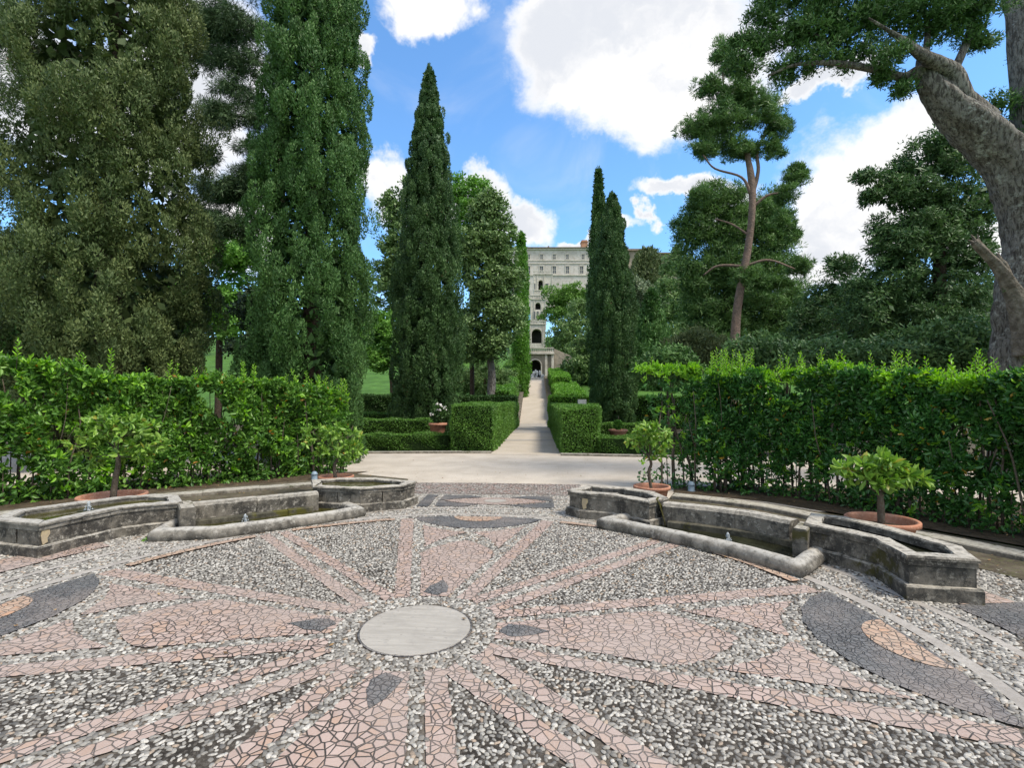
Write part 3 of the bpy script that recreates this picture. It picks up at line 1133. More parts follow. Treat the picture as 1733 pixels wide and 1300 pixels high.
def box_strip(name, path, w, z0, z1, mat, parent=None, block=None, gap=.006, jitter=.006, bev=.012, seed=1):
    """a kerb / wall made of blocks butted along a path"""
    r = random.Random(seed)
    P = [Vector((p[0], p[1])) for p in path]
    d = [0]
    for i in range(1, len(P)):
        d.append(d[-1] + (P[i] - P[i - 1]).length)

    def ev(s):
        s = max(0, min(s, d[-1]))
        for i in range(1, len(P)):
            if s <= d[i] + 1e-9:
                f = (s - d[i - 1]) / max(1e-9, d[i] - d[i - 1])
                return P[i - 1].lerp(P[i], f)
        return P[-1]
    bm = bmesh.new()
    s = 0
    while s < d[-1] - .02:
        ln = (block or d[-1]) * (.75 + .5 * r.random()) if block else d[-1]
        e = min(d[-1], s + ln)
        if d[-1] - e < .15:
            e = d[-1]
        nn = max(2, int((e - s) / .15) + 1)
        prev = None
        pts = [ev(s + gap * .5 + (e - s - gap) * i / (nn - 1)) for i in range(nn)]
        zj = r.uniform(-jitter, jitter)
        wj = r.uniform(-jitter, jitter)
        for i, p in enumerate(pts):
            t = (pts[min(i + 1, nn - 1)] - pts[max(i - 1, 0)]).normalized()
            nr = Vector((-t.y, t.x))
            h_ = w * .5 + wj
            a, c = p - nr * h_, p + nr * h_
            q_ = [bm.verts.new((a.x, a.y, z0)), bm.verts.new((c.x, c.y, z0)), bm.verts.new((c.x, c.y, z1 + zj - bev)),
                  bm.verts.new((c.x - nr.x * bev, c.y - nr.y * bev, z1 + zj)), bm.verts.new((a.x + nr.x * bev, a.y + nr.y * bev, z1 + zj)), bm.verts.new((a.x, a.y, z1 + zj - bev))]
            if prev:
                for k in range(6):
                    bm.faces.new((prev[k], prev[(k + 1) % 6], q_[(k + 1) % 6], q_[k]))
            else:
                bm.faces.new(q_[::-1])
            prev = q_
        bm.faces.new(prev)
        s = e
    return mesh_bm(name, bm, mat, parent)


kr = [gp(a, b_, .06) for a, b_ in [(1140, 838), (1220, 846), (1300, 857), (1400, 877), (1500, 893), (1620, 915), (1733, 938), (1900, 975)]]
o = box_strip('kerb', kr, .26, -.02, .07, M['kerb'], None, .7)
tag(o, 'mossy stone kerb curving behind the basins under the right hedge', 'kerb', kind='structure')
kl = [gp(a, b_, .06) for a, b_ in [(-160, 890), (0, 869), (137, 853), (295, 836), (400, 828), (528, 818)]]
o = box_strip('kerb', kl, .26, -.02, .07, M['kerb'], None, .7, seed=4)
tag(o, 'pale stone kerb behind the basins under the left hedge', 'kerb', kind='structure')
# soil under the two tall hedges and dirt behind the basins
sheet('hedge_soil', [gp(1140, 834), gp(1300, 850), gp(1500, 884), gp(1733, 926), gp(1900, 960), (9.5, 6.0), (7.5, 8.2), (5.5, 9.2), (3.0, 9.3)][::1], .010, M['soil'])
sheet('hedge_soil', [gp(-200, 890), gp(0, 866), gp(295, 832), gp(528, 814), gp(600, 803), (-3.2, 11.2), (-7, 10.2), (-12, 8.6)], .010, M['soil'])
sheet('dirt_strip', [gp(1105, 880), gp(1350, 900), gp(1600, 950), gp(1733, 985), gp(1900, 1040), gp(1900, 965), gp(1733, 930), gp(1500, 888), gp(1300, 854), gp(1140, 836)], .016, M['dirt'])
sheet('dirt_strip', [gp(700, 845), gp(530, 850), gp(300, 880), gp(0, 920), gp(-150, 940), gp(-150, 880), gp(0, 866), gp(295, 832), gp(528, 814), gp(600, 803), gp(690, 812)][::-1], .016, M['dirt'])


# ------------------------------------------------------------------ stone troughs and pools
def inset(poly, d):
    """move a ccw polygon inward by d"""
    n = len(poly)
    P = [Vector(p) for p in poly]
    out = []
    for i in range(n):
        a, p, c = P[i - 1], P[i], P[(i + 1) % n]
        e1, e2 = (p - a).normalized(), (c - p).normalized()
        n1, n2 = Vector((-e1.y, e1.x)), Vector((-e2.y, e2.x))
        m_ = (n1 + n2)
        m_.normalize()
        k = max(.45, m_.dot(n1))
        out.append(p + m_ * (d / k))
    return out


def ccw(poly):
    ar = sum(poly[i][0] * poly[(i + 1) % len(poly)][1] - poly[(i + 1) % len(poly)][0] * poly[i][1] for i in range(len(poly)))
    return poly if ar > 0 else poly[::-1]


def ring_blocks(bm, outer, inner, z0, z1, block, gap, bev, r, jz=.004, slope=0):
    """ring between two polygons with same vertex count cut into blocks with joints"""
    n = len(outer)
    for i in range(n):
        o0, o1, i0, i1 = outer[i], outer[(i + 1) % n], inner[i], inner[(i + 1) % n]
        L_ = (o1 - o0).length
        k = max(1, round(L_ / block))
        for j in range(k):
            f0, f1 = j / k, (j + 1) / k
            g0 = gap / L_ * .5
            a0 = f0 + g0 if j > 0 else f0
            a1 = f1 - g0 if j < k - 1 else f1
            A, B, C_, D_ = o0.lerp(o1, a0), o0.lerp(o1, a1), i0.lerp(i1, a1), i0.lerp(i1, a0)
            dz = r.uniform(-jz, jz)
            nv = (A - D_).normalized() * r.uniform(-.003, .004)
            A, B = A + nv, B + nv
            sub = max(1, int(L_ / k / .12))
            sec = []
            for s_ in range(sub + 1):
                f = s_ / sub
                a_, d_ = A.lerp(B, f), D_.lerp(C_, f)
                w_ = (d_ - a_).normalized()
                j1, j2, j3 = (r.uniform(-.004, .004) for _ in range(3))
                sec.append([bm.verts.new((a_.x, a_.y, z0)), bm.verts.new((a_.x - w_.x * j1, a_.y - w_.y * j1, z1 + dz - bev)),
                            bm.verts.new((a_.x + w_.x * (bev + slope * .5), a_.y + w_.y * (bev + slope * .5), z1 + dz + j2)),
                            bm.verts.new((d_.x - w_.x * bev, d_.y - w_.y * bev, z1 + dz + j3)), bm.verts.new((d_.x, d_.y, z1 + dz - bev)), bm.verts.new((d_.x, d_.y, z0))])
            for s_ in range(sub):
                for q_ in range(6):
                    bm.faces.new((sec[s_][q_], sec[s_][(q_ + 1) % 6], sec[s_ + 1][(q_ + 1) % 6], sec[s_ + 1][q_]))
            bm.faces.new(sec[0][::-1])
            bm.faces.new(sec[-1])


def lathe(prof, seg=32):
    V, F = [], []
    for r_, z in prof:
        for k in range(seg):
            a = 2 * math.pi * k / seg
            V.append((r_ * math.cos(a), r_ * math.sin(a), z))
    for i in range(len(prof) - 1):
        for k in range(seg):
            k2 = (k + 1) % seg
            F.append((i * seg + k, i * seg + k2, (i + 1) * seg + k2, (i + 1) * seg + k))
    return V, F


def water_jet(root, x, y, z, seed):
    from mathutils import Matrix
    bm = bmesh.new()
    r = random.Random(seed)
    prof = [(.020, 0), (.016, .03), (.013, .06), (.016, .085), (.010, .10), (.001, .104)]
    v_, f_ = lathe(prof, 12)
    vs = [bm.verts.new((q_[0] + x + math.sin(q_[2] * 60) * .003, q_[1] + y, q_[2] + z)) for q_ in v_]
    for f in f_:
        bm.faces.new([vs[i] for i in f])
    for k in range(34):
        a = r.random() * 6.28
        rr = r.random() ** .6
        h_ = .10 * (1 - rr ** 2) * r.uniform(.3, 1.1) + .004
        bmesh.ops.create_icosphere(bm, subdivisions=1, radius=r.uniform(.004, .010),
                                   matrix=Matrix.Translation((x + math.cos(a) * rr * .040, y + math.sin(a) * rr * .040, z + h_)))
    mesh_bm('water_jet', bm, M['splash'], root, True)
    v_, f_ = lathe([(.03, .001), (.05, .006), (.07, .001), (.09, .005), (.11, .001)], 24)
    o = mesh_py('ripples', v_, f_, M['water'], root, True)
    o.location = (x, y, z)


def trough(label, pts, seed, water_z=.27, wmat='water', H=.355, cop=.13, stone='stone', patch=None, jet=None):
    r = random.Random(seed)
    poly = ccw([gp(a, b_, H) for a, b_ in pts])
    P0 = [Vector(p) for p in poly]
    cx_ = sum(p.x for p in P0) / len(P0)
    cy_ = sum(p.y for p in P0) / len(P0)
    root = empty('stone_trough', (cx_, cy_, 0), label, 'fountain basin', 'stone troughs round the mosaic')
    P = [p - Vector((cx_, cy_)) for p in P0]
    out_p = inset(P, -.024)
    wall_o, inn = inset(P, .018), inset(P, cop)
    bm = bmesh.new()
    ring_blocks(bm, out_p, inset(P, .05), .0, .125, .55, .006, .012, r)
    mesh_bm('plinth', bm, M[stone], root)
    bm = bmesh.new()
    ring_blocks(bm, wall_o, inset(P, .09), .126, H - .075, .40, .016, .010, r)
    mesh_bm('wall', bm, M[stone], root)
    bm = bmesh.new()
    ring_blocks(bm, inset(P, .004), inset(P, cop - .005), H - .074, H - .030, .62, .005, .010, r)
    ring_blocks(bm, inset(P, -.010), inn, H - .029, H, .62, .005, .012, r)
    mesh_bm('coping', bm, M['stone_lip' if seed % 2 else 'stone'], root)
    ii = inset(P, .092)
    mm_ = len(ii)
    V = [(p.x, p.y, .10) for p in ii] + [(p.x, p.y, H - .07) for p in ii]
    F = [(i, (i + 1) % mm_, (i + 1) % mm_ + mm_, i + mm_) for i in range(mm_)]
    mesh_py('inner_wall', V, F, M['stone_in'], root)
    mesh_py('water', [(p.x, p.y, water_z) for p in inset(P, .090)], [tuple(range(mm_))], M[wmat], root)
    if patch:
        # pale mortar smear on the wall face next to a corner given in photo pixels
        k0 = min(range(mm_), key=lambda i: (P0[i] - Vector(gp(*patch[0], H))).length)
        k1 = min(range(mm_), key=lambda i: (P0[i] - Vector(gp(*patch[1], H))).length)
        A, B = wall_o[k0], wall_o[k1]
        t = (B - A).normalized()
        nr = Vector((t.y, -t.x))
        if nr.dot(A) < 0:
            nr = -nr
        prof = [(.03, .13), (.075, .15), (.07, .19), (.095, .23), (.09, .275), (.02, .28), (.012, .22), (.02, .17)]
        f_ = [(A + t * a + nr * .006) for a, z in prof]
        g_ = [(A + t * a - nr * .01) for a, z in prof]
        nn = len(prof)
        V = [(p.x, p.y, z) for p, (a, z) in zip(f_, prof)] + [(p.x, p.y, z) for p, (a, z) in zip(g_, prof)]
        F = [tuple(range(nn))] + [(i, (i + 1) % nn, (i + 1) % nn + nn, i + nn) for i in range(nn)]
        mesh_py('mortar_patch', V, F, M['mortar'], root)
    if jet:
        jx, jy = gp(*jet, water_z)
        water_jet(root, jx - cx_, jy - cy_, water_z, seed)
    return root, (cx_, cy_)


TR = {}
TR['rn'] = trough('long mossy stone trough at the far right, its broad end facing the viewer',
                  [(1363, 886), (1425, 898), (1483, 912), (1536, 941), (1657, 948), (1628, 925), (1502, 890), (1429, 874), (1374, 869)], 2, stone='stone_moss')
TR['rf'] = trough('stone trough right of the gravel opening, spilling into the right pool',
                  [(961, 829), (982, 834), (1040, 838), (1099, 849), (1130, 843), (1108, 833), (1060, 825), (995, 821)], 4, water_z=.24, patch=((982, 834), (1040, 838)))
TR['ln'] = trough('stone trough cut by the left picture edge, with a pale mortar patch',
                  [(308, 849), (244, 854), (207, 858), (140, 871), (66, 887), (-12, 879), (22, 864), (148, 847), (214, 839), (262, 836), (302, 838)], 3, wmat='water_moss', water_z=.30, patch=((66, 887), (140, 871)), jet=(150, 864))
TR['lf'] = trough('stone trough left of the gravel opening with algae on its water',
                  [(530, 823), (610, 826), (684, 821), (704, 815), (640, 809), (570, 809), (528, 812)], 6, wmat='water_moss', water_z=.31)

def roll(label, parent, path, rad, seed):
    """rounded lip of a pool, blocks butted with joints"""
    r = random.Random(seed)
    bm = bmesh.new()
    P = [Vector(p) for p in path]
    # sample densely
    dense = []
    for i in range(len(P) - 1):
        k = max(2, int((P[i + 1] - P[i]).length / .08))
        for j in range(k):
            dense.append((P[i].lerp(P[i + 1], j / k), i))
    dense.append((P[-1], len(P) - 2))
    prev = None
    seg = 16
    for i, (p, si) in enumerate(dense):
        a = dense[max(0, i - 1)][0]
        c = dense[min(len(dense) - 1, i + 1)][0]
        t = (c - a).normalized()
        nr = Vector((-t.y, t.x))
        corner = 1.0
        if 0 < i < len(dense) - 1:
            d1, d2 = (p - a).normalized(), (c - p).normalized()
            cs = max(.80, math.cos(d1.angle(d2) / 2)) if d1.length and d2.length else 1
            corner = 1 / cs
        ringv = []
        for k in range(seg):
            an = math.radians(-48) + math.radians(276) * (k / (seg - 1))
            w_ = math.cos(an) * rad * 1.08 * corner * (1 + r.uniform(-.03, .03))
            h_ = .062 + math.sin(an) * rad * (1 + r.uniform(-.04, .04))
            ringv.append(bm.verts.new((p.x + nr.x * w_, p.y + nr.y * w_, h_ if 0 < k < seg - 1 else -.002)))
        if prev:
            for k in range(seg - 1):
                bm.faces.new((prev[k], prev[k + 1], ringv[k + 1], ringv[k]))
        else:
            bm.faces.new(ringv)
        prev = ringv
    bm.faces.new(prev[::-1])
    return mesh_bm('pool_lip', bm, M['stone_lip'], parent, True)


def pool(label, lip_px, back_px, jet_px, seed, water_c, wz=.05, wmat='water'):
    lp = [gp(a, b_, .06) for a, b_ in lip_px]
    bk = [gp(a, b_, .30) for a, b_ in back_px]
    cx_ = sum(p[0] for p in lp) / len(lp)
    cy_ = sum(p[1] for p in lp) / len(lp)
    root = empty('fountain_pool', (cx_, cy_, 0), label, 'fountain pool', 'low pools between the troughs')
    sh = lambda L_: [(p[0] - cx_, p[1] - cy_) for p in L_]
    roll(label, root, sh(lp), .085, seed)
    off = Vector((0, .11))
    bks = [(p[0], p[1] + .11) for p in sh(bk)]
    box_strip('back_wall', bks, .20, 0, .31, M['stone'], root, .8, bev=.035, seed=seed, jitter=.01)
    bk2 = [(p[0], p[1] - .05) for p in sh(bk)]
    box_strip('back_step', bk2, .10, 0, .115, M['stone_in'], root, 1.2, bev=.01, seed=seed + 1)
    wp = sh([gp(a, b_, .06) for a, b_ in water_c])
    mesh_py('water', [(p[0], p[1], wz) for p in ccw(wp)], [tuple(range(len(wp)))], M[wmat], root)
    jx, jy = gp(*jet_px, wz)
    water_jet(root, jx - cx_, jy - cy_, wz, seed)
    return root, (cx_, cy_)


POOL_R = pool('right fountain pool with dark water inside a rounded stone lip',
              [(1108, 872), (1024, 887), (1060, 893), (1150, 912), (1260, 937), (1350, 964), (1388, 936)],
              [(1128, 855), (1200, 862), (1280, 872), (1355, 887)], (1232, 918), 5,
              [(1098, 874), (1040, 885), (1150, 912), (1260, 937), (1345, 958), (1383, 930), (1360, 905), (1280, 892), (1200, 878), (1135, 868)])
POOL_L = pool('left fountain pool with greenish water inside a rounded stone lip',
              [(300, 888), (268, 907), (365, 903), (450, 892), (540, 879), (606, 868), (570, 852)],
              [(305, 856), (380, 849), (460, 841), (532, 834)], (415, 884), 9,
              [(300, 888), (285, 903), (365, 900), (450, 889), (540, 876), (595, 866), (560, 851), (460, 850), (380, 860), (305, 873)], wmat='water_moss')


def pier(parent_key, path_px, w, seed, h=.355):
    """block closing the end of a trough towards the pool"""
    rt, (cx_, cy_) = TR[parent_key]
    P = [gp(a, b_, h) for a, b_ in path_px]
    return box_strip('end_block', [(p[0] - cx_, p[1] - cy_) for p in P], w, 0, h - .01, M['stone_moss'], rt, None, bev=.015, seed=seed)


pier('rn', [(1353, 893), (1364, 882)], .13, 3, .345)
pier('ln', [(318, 858), (312, 846)], .17, 4, .345)


def spillway(parent_key, a, c, w):
    """mossy water chute from a trough into the pool"""
    rt, (cx_, cy_) = TR[parent_key]
    A = Vector(gp(*a, .34)) - Vector((cx_, cy_))
    C_ = Vector(gp(*c, .05)) - Vector((cx_, cy_))
    t = (C_ - A).normalized()
    nr = Vector((-t.y, t.x)) * w * .5
    V, F = [], []
    n = 6
    for i in range(n + 1):
        f = i / n
        p = A.lerp(C_, f)
        z = .33 * (1 - f ** 1.6) + .045
        for s_, zz in ((-1, 0), (-1, -.03), (1, -.03), (1, 0)):
            V.append((p.x + nr.x * s_, p.y + nr.y * s_, z + zz))
    for i in range(n):
        for k in range(4):
            F.append((i * 4 + k, i * 4 + (k + 1) % 4, i * 4 + 4 + (k + 1) % 4, i * 4 + 4 + k))
    mesh_py('spillway', V, F, M['moss_wet'], rt)


spillway('rf', (1112, 847), (1128, 888), .15)
spillway('lf', (540, 822), (520, 856), .22)


# ------------------------------------------------------------------ potted plants
def citrus(label, px, py, Y, wpx, leaf_blobs, nleaf, seed, trunk_px, leafL=.108):
    R = np.random.default_rng(seed)
    x, y, zr = at(px, py, Y)
    rr = wpx * .5 * Y / FOC
    root = empty('potted_lemon_tree', (x, Y, 0), label, 'potted plant', 'lemon trees in wide terracotta pots')
    h = max(zr, .2)
    pr = [(rr * .62, .005), (rr * .68, .03), (rr * .86, h * .82), (rr * .92, h * .86), (rr * 1.0, h * .88), (rr * 1.0, h), (rr * .985, h + .008), (rr * .90, h + .008), (rr * .87, h - .02), (rr * .84, h - .09)]
    v_, f_ = lathe(pr, 40)
    pot = mesh_py('pot', v_, f_, M['terracotta'], root, True)
    v_, f_ = lathe([(rr * .85, h - .085), (rr * .4, h - .07), (.01, h - .065)], 24)
    mesh_py('soil', v_, f_, M['soil'], root, True)
    org = np.array([x, Y, 0])
    t4 = np.array([[*(np.array(at(a, b_, Y)) - org), w * .34 * Y / FOC] for a, b_, w in trunk_px])
    t4[0, 0:2] = 0
    t4[0, 2] = h - .09
    sp_ = spline(t4, 12)
    parts = [tube(sp_[:, :3], sp_[:, 3], 8, .1, seed)]
    top = sp_[-1, :3]
    PP, DD, = [], []
    cs = []
    for (a, b_, rx, ry) in leaf_blobs:
        c = np.array(at(a, b_, Y)) - org
        cs.append(c)
        mid = (top + c) * .5 + R.normal(size=3) * .03
        q_ = spline(np.array([sp_[-2, :3], mid, c]), 6)
        parts.append(tube(q_, np.linspace(.010, .003, 6), 5, .1, seed))
        sx, sz = rx * Y / FOC, ry * Y / FOC
        n = int(nleaf * rx * ry / sum(q2[2] * q2[3] for q2 in leaf_blobs))
        # leaves in rosettes at twig tips
        nt_ = max(3, n // 8)
        d = sphere_dirs(nt_, R)
        d[:, 2] = np.abs(d[:, 2]) * 1.1 - .25
        tipc = c + d * np.array([[sx, sx * .9, sz]]) * (.5 + .5 * R.random((nt_, 1)))
        idx = np.repeat(np.arange(nt_), 8)
        dl = sphere_dirs(len(idx), R) + d[idx] * .7
        dl[:, 2] -= .15
        dl = unit(dl)
        PP.append(tipc[idx] + dl * leafL * .55)
        DD.append(dl)
        for k in range(0, nt_, 3):
            parts.append(tube([c * .6 + mid * .4, tipc[k]], [.004, .002], 4, 0, k))
    P, D = np.vstack(PP), np.vstack(DD)
    v_, f_ = merge(parts)
    mesh_py('trunk', v_, f_, M['bark_stem'], root, True)
    n = len(P)
    leaf_obj('foliage', P, D, leafL * (.6 + .6 * R.random(n)), leafL * .44 * (.7 + .5 * R.random(n)), M['lf_citrus'], root, R.random(n), hexa=True, R=R)
    return root


citrus('bushy lemon tree in a wide terracotta pot behind the left trough', 191, 838, 6.9, 98,
       [(165, 745, 45, 35), (215, 735, 50, 38), (190, 715, 45, 28), (245, 755, 30, 30), (150, 780, 22, 20), (215, 775, 35, 22)], 950, 11,
       [(191, 832, 15), (196, 810, 13), (200, 785, 11), (198, 765, 9)])
citrus('lemon tree leaning right in a terracotta pot beside the left trough near the gravel', 569, 806, 8.4, 58,
       [(545, 745, 35, 24), (580, 735, 30, 20), (590, 760, 25, 22), (530, 730, 18, 14), (600, 775, 12, 16), (560, 765, 25, 16)], 640, 12,
       [(569, 802, 9), (566, 790, 8), (572, 775, 7), (574, 765, 6)])
citrus('slender lemon tree with crooked trunk in a terracotta pot behind the right spilling trough', 1103, 823, 7.5, 61,
       [(1085, 735, 22, 18), (1108, 728, 24, 18), (1118, 750, 18, 20), (1090, 760, 24, 18), (1112, 775, 14, 12), (1075, 748, 12, 10)], 520, 13,
       [(1103, 818, 8), (1098, 800, 8), (1102, 785, 7), (1096, 768, 6)], .10)
citrus('low spreading lemon tree in the widest terracotta pot behind the far right trough', 1492, 879, 5.35, 106,
       [(1450, 795, 32, 20), (1485, 785, 35, 22), (1520, 800, 32, 20), (1545, 815, 28, 18), (1495, 815, 35, 20), (1465, 815, 28, 18)], 520, 14,
       [(1492, 872, 17), (1491, 858, 16), (1490, 845, 14), (1488, 832, 12)], .13)


def mid_pot(label, px, top_py, Y, wpx, seed, plant_px, white=False):
    R = np.random.default_rng(seed)
    x, y, zr = at(px, top_py, Y)
    root = empty('potted_shrub', (x, Y, 0), label, 'potted plant', 'potted shrubs in the clipped garden')
    rr = wpx * .5 * Y / FOC
    h = zr
    v_, f_ = lathe([(rr * .66, -.02), (rr * .70, h * .4), (rr * .86, h * .85), (rr, h * .88), (rr, h), (rr * .9, h), (rr * .87, h - .06)], 28)
    mesh_py('pot', v_, f_, M['terracotta'], root, True)
    v_, f_ = lathe([(rr * .88, h - .05), (.01, h - .04)], 20)
    mesh_py('soil', v_, f_, M['soil'], root)
    pp = [[0, 0, h - .05, .025], [.03, 0, h + .3, .02], [0, 0, h + .5, .01]]
    sp_ = spline(np.array(pp), 6)
    v_, f_ = tube(sp_[:, :3], sp_[:, 3], 6)
    mesh_py('stem', v_, f_, M['bark_stem'], root)
    sx, sz = plant_px[0] * Y / FOC, plant_px[1] * Y / FOC
    n = 900
    d = sphere_dirs(n, R)
    P = np.array([[0, 0, h + sz * .9]]) + d * np.array([[sx, sx, sz]]) * (.5 + .5 * R.random((n, 1)))
    leaf_obj('foliage', P, d + R.normal(size=(n, 3)) * .5, .09, .045, M['lf_box_dark' if white else 'lf_green'], root, R.random(n), R=R)
    if white:
        n = 70
        d = sphere_dirs(n, R)
        d[:, 2] = np.abs(d[:, 2])
        P = np.array([[0, 0, h + sz * .9]]) + d * np.array([[sx, sx, sz]]) * 1.03
        for k in range(10):
            c_ = P[k * 7:k * 7 + 1] + R.normal(size=(7, 3)) * .025
            leaf_obj('flower', c_, sphere_dirs(7, R), .07, .06, M['petal'], root, R.random(7), R=R)
    return root


mid_pot('terracotta pot with a white flowering shrub beside the big left cypress', 741, 716, 18.6, 31, 5, (13, 17), True)
mid_pot('terracotta pot with a small thin shrub beside the right cypress', 1046, 727, 18.0, 32, 6, (7, 9))


# ------------------------------------------------------------------ tall hedges
def tall_hedge(name, label, path, depth, htop, nleaf, lmat, nmat, seed, leafL, low=.12, sparse=.45, shoots=60, open_=0.0, nst=70, newtop=.16):
    """path: ground points of the hedge's front face, htop: heights at those points"""
    R = np.random.default_rng(seed)
    P0 = np.array(path, float)
    seg = np.linalg.norm(np.diff(P0, axis=0), axis=1)
    cum = np.concatenate([[0], np.cumsum(seg)])
    T = cum[-1]
    cx_, cy_ = P0.mean(0)
    root = empty(name, (cx_, cy_, 0), label, 'hedge')

    def place(s):
        x = np.interp(s, cum, P0[:, 0])
        y = np.interp(s, cum, P0[:, 1])
        e = .25
        tx = np.interp(s + e, cum, P0[:, 0]) - np.interp(s - e, cum, P0[:, 0])
        ty = np.interp(s + e, cum, P0[:, 1]) - np.interp(s - e, cum, P0[:, 1])
        ln = np.hypot(tx, ty) + 1e-9
        nx, ny = -ty / ln, tx / ln
        sgn = np.where(ny > 0, 1, -1)
        return x, y, nx * sgn, ny * sgn
    # rosettes of leaves, denser at the faces
    per = 9
    nr = nleaf // per
    s = R.random(nr) * T
    hh = np.interp(s, cum, htop) + .05 * np.sin(s * 2.3 + seed) + .04 * np.sin(s * 5.9) + .03 * np.sin(s * 11.3)
    face = R.random(nr)
    dd_ = np.where(face < .62, R.random(nr) ** 2 * .28, R.random(nr)) * depth
    z = low + (R.random(nr) ** .8) * (hh - low)
    topm = R.random(nr) < .16
    z = np.where(topm, hh - R.random(nr) * .12, z)
    dd_ = np.where(topm, R.random(nr) * depth, dd_)
    # thin out the foot of the hedge
    p = np.clip((z - low) / (hh * sparse), .26, 1)
    gapn = np.sin(s * 3.1 + seed) * np.sin(z * 4.3 + s * 1.7) * .5 + np.sin(s * 7.3 + z * 6.1) * .5
    keep = (R.random(nr) < p) & (gapn > -1 + open_ * 1.1)
    s, z, dd_, hh, topm = s[keep], z[keep], dd_[keep], hh[keep], topm[keep]
    x, y, nx, ny = place(s)
    bul = .10 * np.sin(s * 4 + z * 3) + .06 * np.sin(s * 9 - z * 7)
    dd_ = dd_ + bul
    C = np.stack([x + nx * dd_ - cx_, y + ny * dd_ - cy_, z], 1)
    n = len(C)
    idx = np.repeat(np.arange(n), per)
    axis = np.stack([-nx * .7, -ny * .7, np.full(n, .55)], 1) + R.normal(size=(n, 3)) * .35
    axis = unit(axis)
    d = unit(sphere_dirs(n * per, R) + axis[idx] * .75)
    L = leafL * (.6 + .7 * R.random(n * per))
    P = C[idx] + d * (L * .5)[:, None] + R.normal(size=(n * per, 3)) * .018
    nt_ = newtop * (.75 + .45 * np.sin(s * 3.7 + 1) + .35 * np.sin(s * 8.3))
    fresh = (R.random(n) < .10 + (.74 + .2 * np.sin(s * 5)) * np.clip((z - (hh - nt_)) / .12, 0, 1))[idx]
    rn = (R.random(n)[idx] * .5 + R.random(n * per) * .5)
    rn = np.where(R.random(n * per) < .010, 1.0, np.minimum(rn, .97))
    a = ~fresh
    leaf_obj('foliage', P[a], d[a], L[a], L[a] * .42, M[lmat], root, rn[a], hexa=True, R=R)
    leaf_obj('new_foliage', P[fresh], d[fresh], L[fresh], L[fresh] * .40, M[nmat], root, rn[fresh], hexa=True, R=R)
    # upright new shoots with paired leaves
    st, sP, sD, sL = [], [], [], []
    for k in range(shoots):
        s0 = R.random() * T
        h0 = np.interp(s0, cum, htop)
        x0, y0, nx0, ny0 = place(np.array([s0]))
        q_ = R.random() * depth * .9
        hgt = .06 + .40 * R.random() ** 2.4
        b0 = np.array([x0[0] + nx0[0] * q_ - cx_, y0[0] + ny0[0] * q_ - cy_, h0 - .15])
        b1 = b0 + np.array([R.normal() * .05, R.normal() * .05, hgt + .12])
        st.append(tube([b0, (b0 + b1) / 2, b1], [.005, .004, .002], 4))
        m_ = int(4 + hgt * 34)
        for j in range(m_):
            f = .35 + .65 * j / m_
            c = b0 + (b1 - b0) * f
            a_ = j * 2.4 + R.random()
            dl = np.array([math.cos(a_), math.sin(a_), .55 + .5 * f])
            dl /= np.linalg.norm(dl)
            ll = leafL * (1.0 - .45 * f) * (.8 + .4 * R.random())
            sP.append(c + dl * ll * .5)
            sD.append(dl)
            sL.append(ll)
    sP, sD, sL = np.array(sP), np.array(sD), np.array(sL)
    leaf_obj('shoots', sP, sD, sL, sL * .38, M[nmat], root, R.random(len(sP)), hexa=True, R=R)
    # ivy and seedlings at the foot
    ng = int(T * 1100)
    s = R.random(ng) * T
    x, y, nx, ny = place(s)
    pt = np.sin(s * 2.1 + seed) + np.sin(s * 5.3)
    dd_ = R.random(ng) * depth * 1.1 - .05
    k_ = R.random(ng) < .25 + .35 * (pt > 0)
    C = np.stack([x + nx * dd_ - cx_, y + ny * dd_ - cy_, .02 + R.random(ng) ** 2 * .34], 1)[k_]
    D = sphere_dirs(len(C), R) + np.array([0, 0, .5])
    leaf_obj('foot_foliage', C, D, leafL * .9, leafL * .5, M[lmat], root, R.random(len(C)) * .9, hexa=True, R=R)
    # woody stems
    for k in range(nst):
        s0 = T * (k + R.random()) / nst
        h0 = np.interp(s0, cum, htop) * (.75 + .2 * R.random())
        x0, y0, nx0, ny0 = place(np.array([s0]))
        q_ = .06 + R.random() ** 1.4 * depth * .8
        b0 = np.array([x0[0] + nx0[0] * q_ - cx_, y0[0] + ny0[0] * q_ - cy_, -.03])
        w = np.array([R.normal() * .10, R.normal() * .06, 0])
        pts = spline(np.array([b0, b0 + w * .3 + [0, 0, h0 * .33], b0 + w * 1.2 + R.normal(size=3) * [.05, .05, 0] + [0, 0, h0 * .66], b0 + w * 1.6 + [0, 0, h0]]), 8)
        r0 = .008 + .014 * R.random() ** 2
        if R.random() < .12:
            r0 = .034
        st.append(tube(pts, np.linspace(r0, r0 * .4, 8), 6, .1, k))
        if R.random() < .6:
            j = pts[3]
            e = j + np.array([R.normal() * .25, R.normal() * .2, .3 + .3 * R.random()])
            st.append(tube([j, (j + e) / 2 + [0, 0, -.04], e], [r0 * .6, r0 * .5, r0 * .3], 5, 0, k))
    v_, f_ = merge(st)
    mesh_py('stems', v_, f_, M['bark_stem'], root, True)
    return root


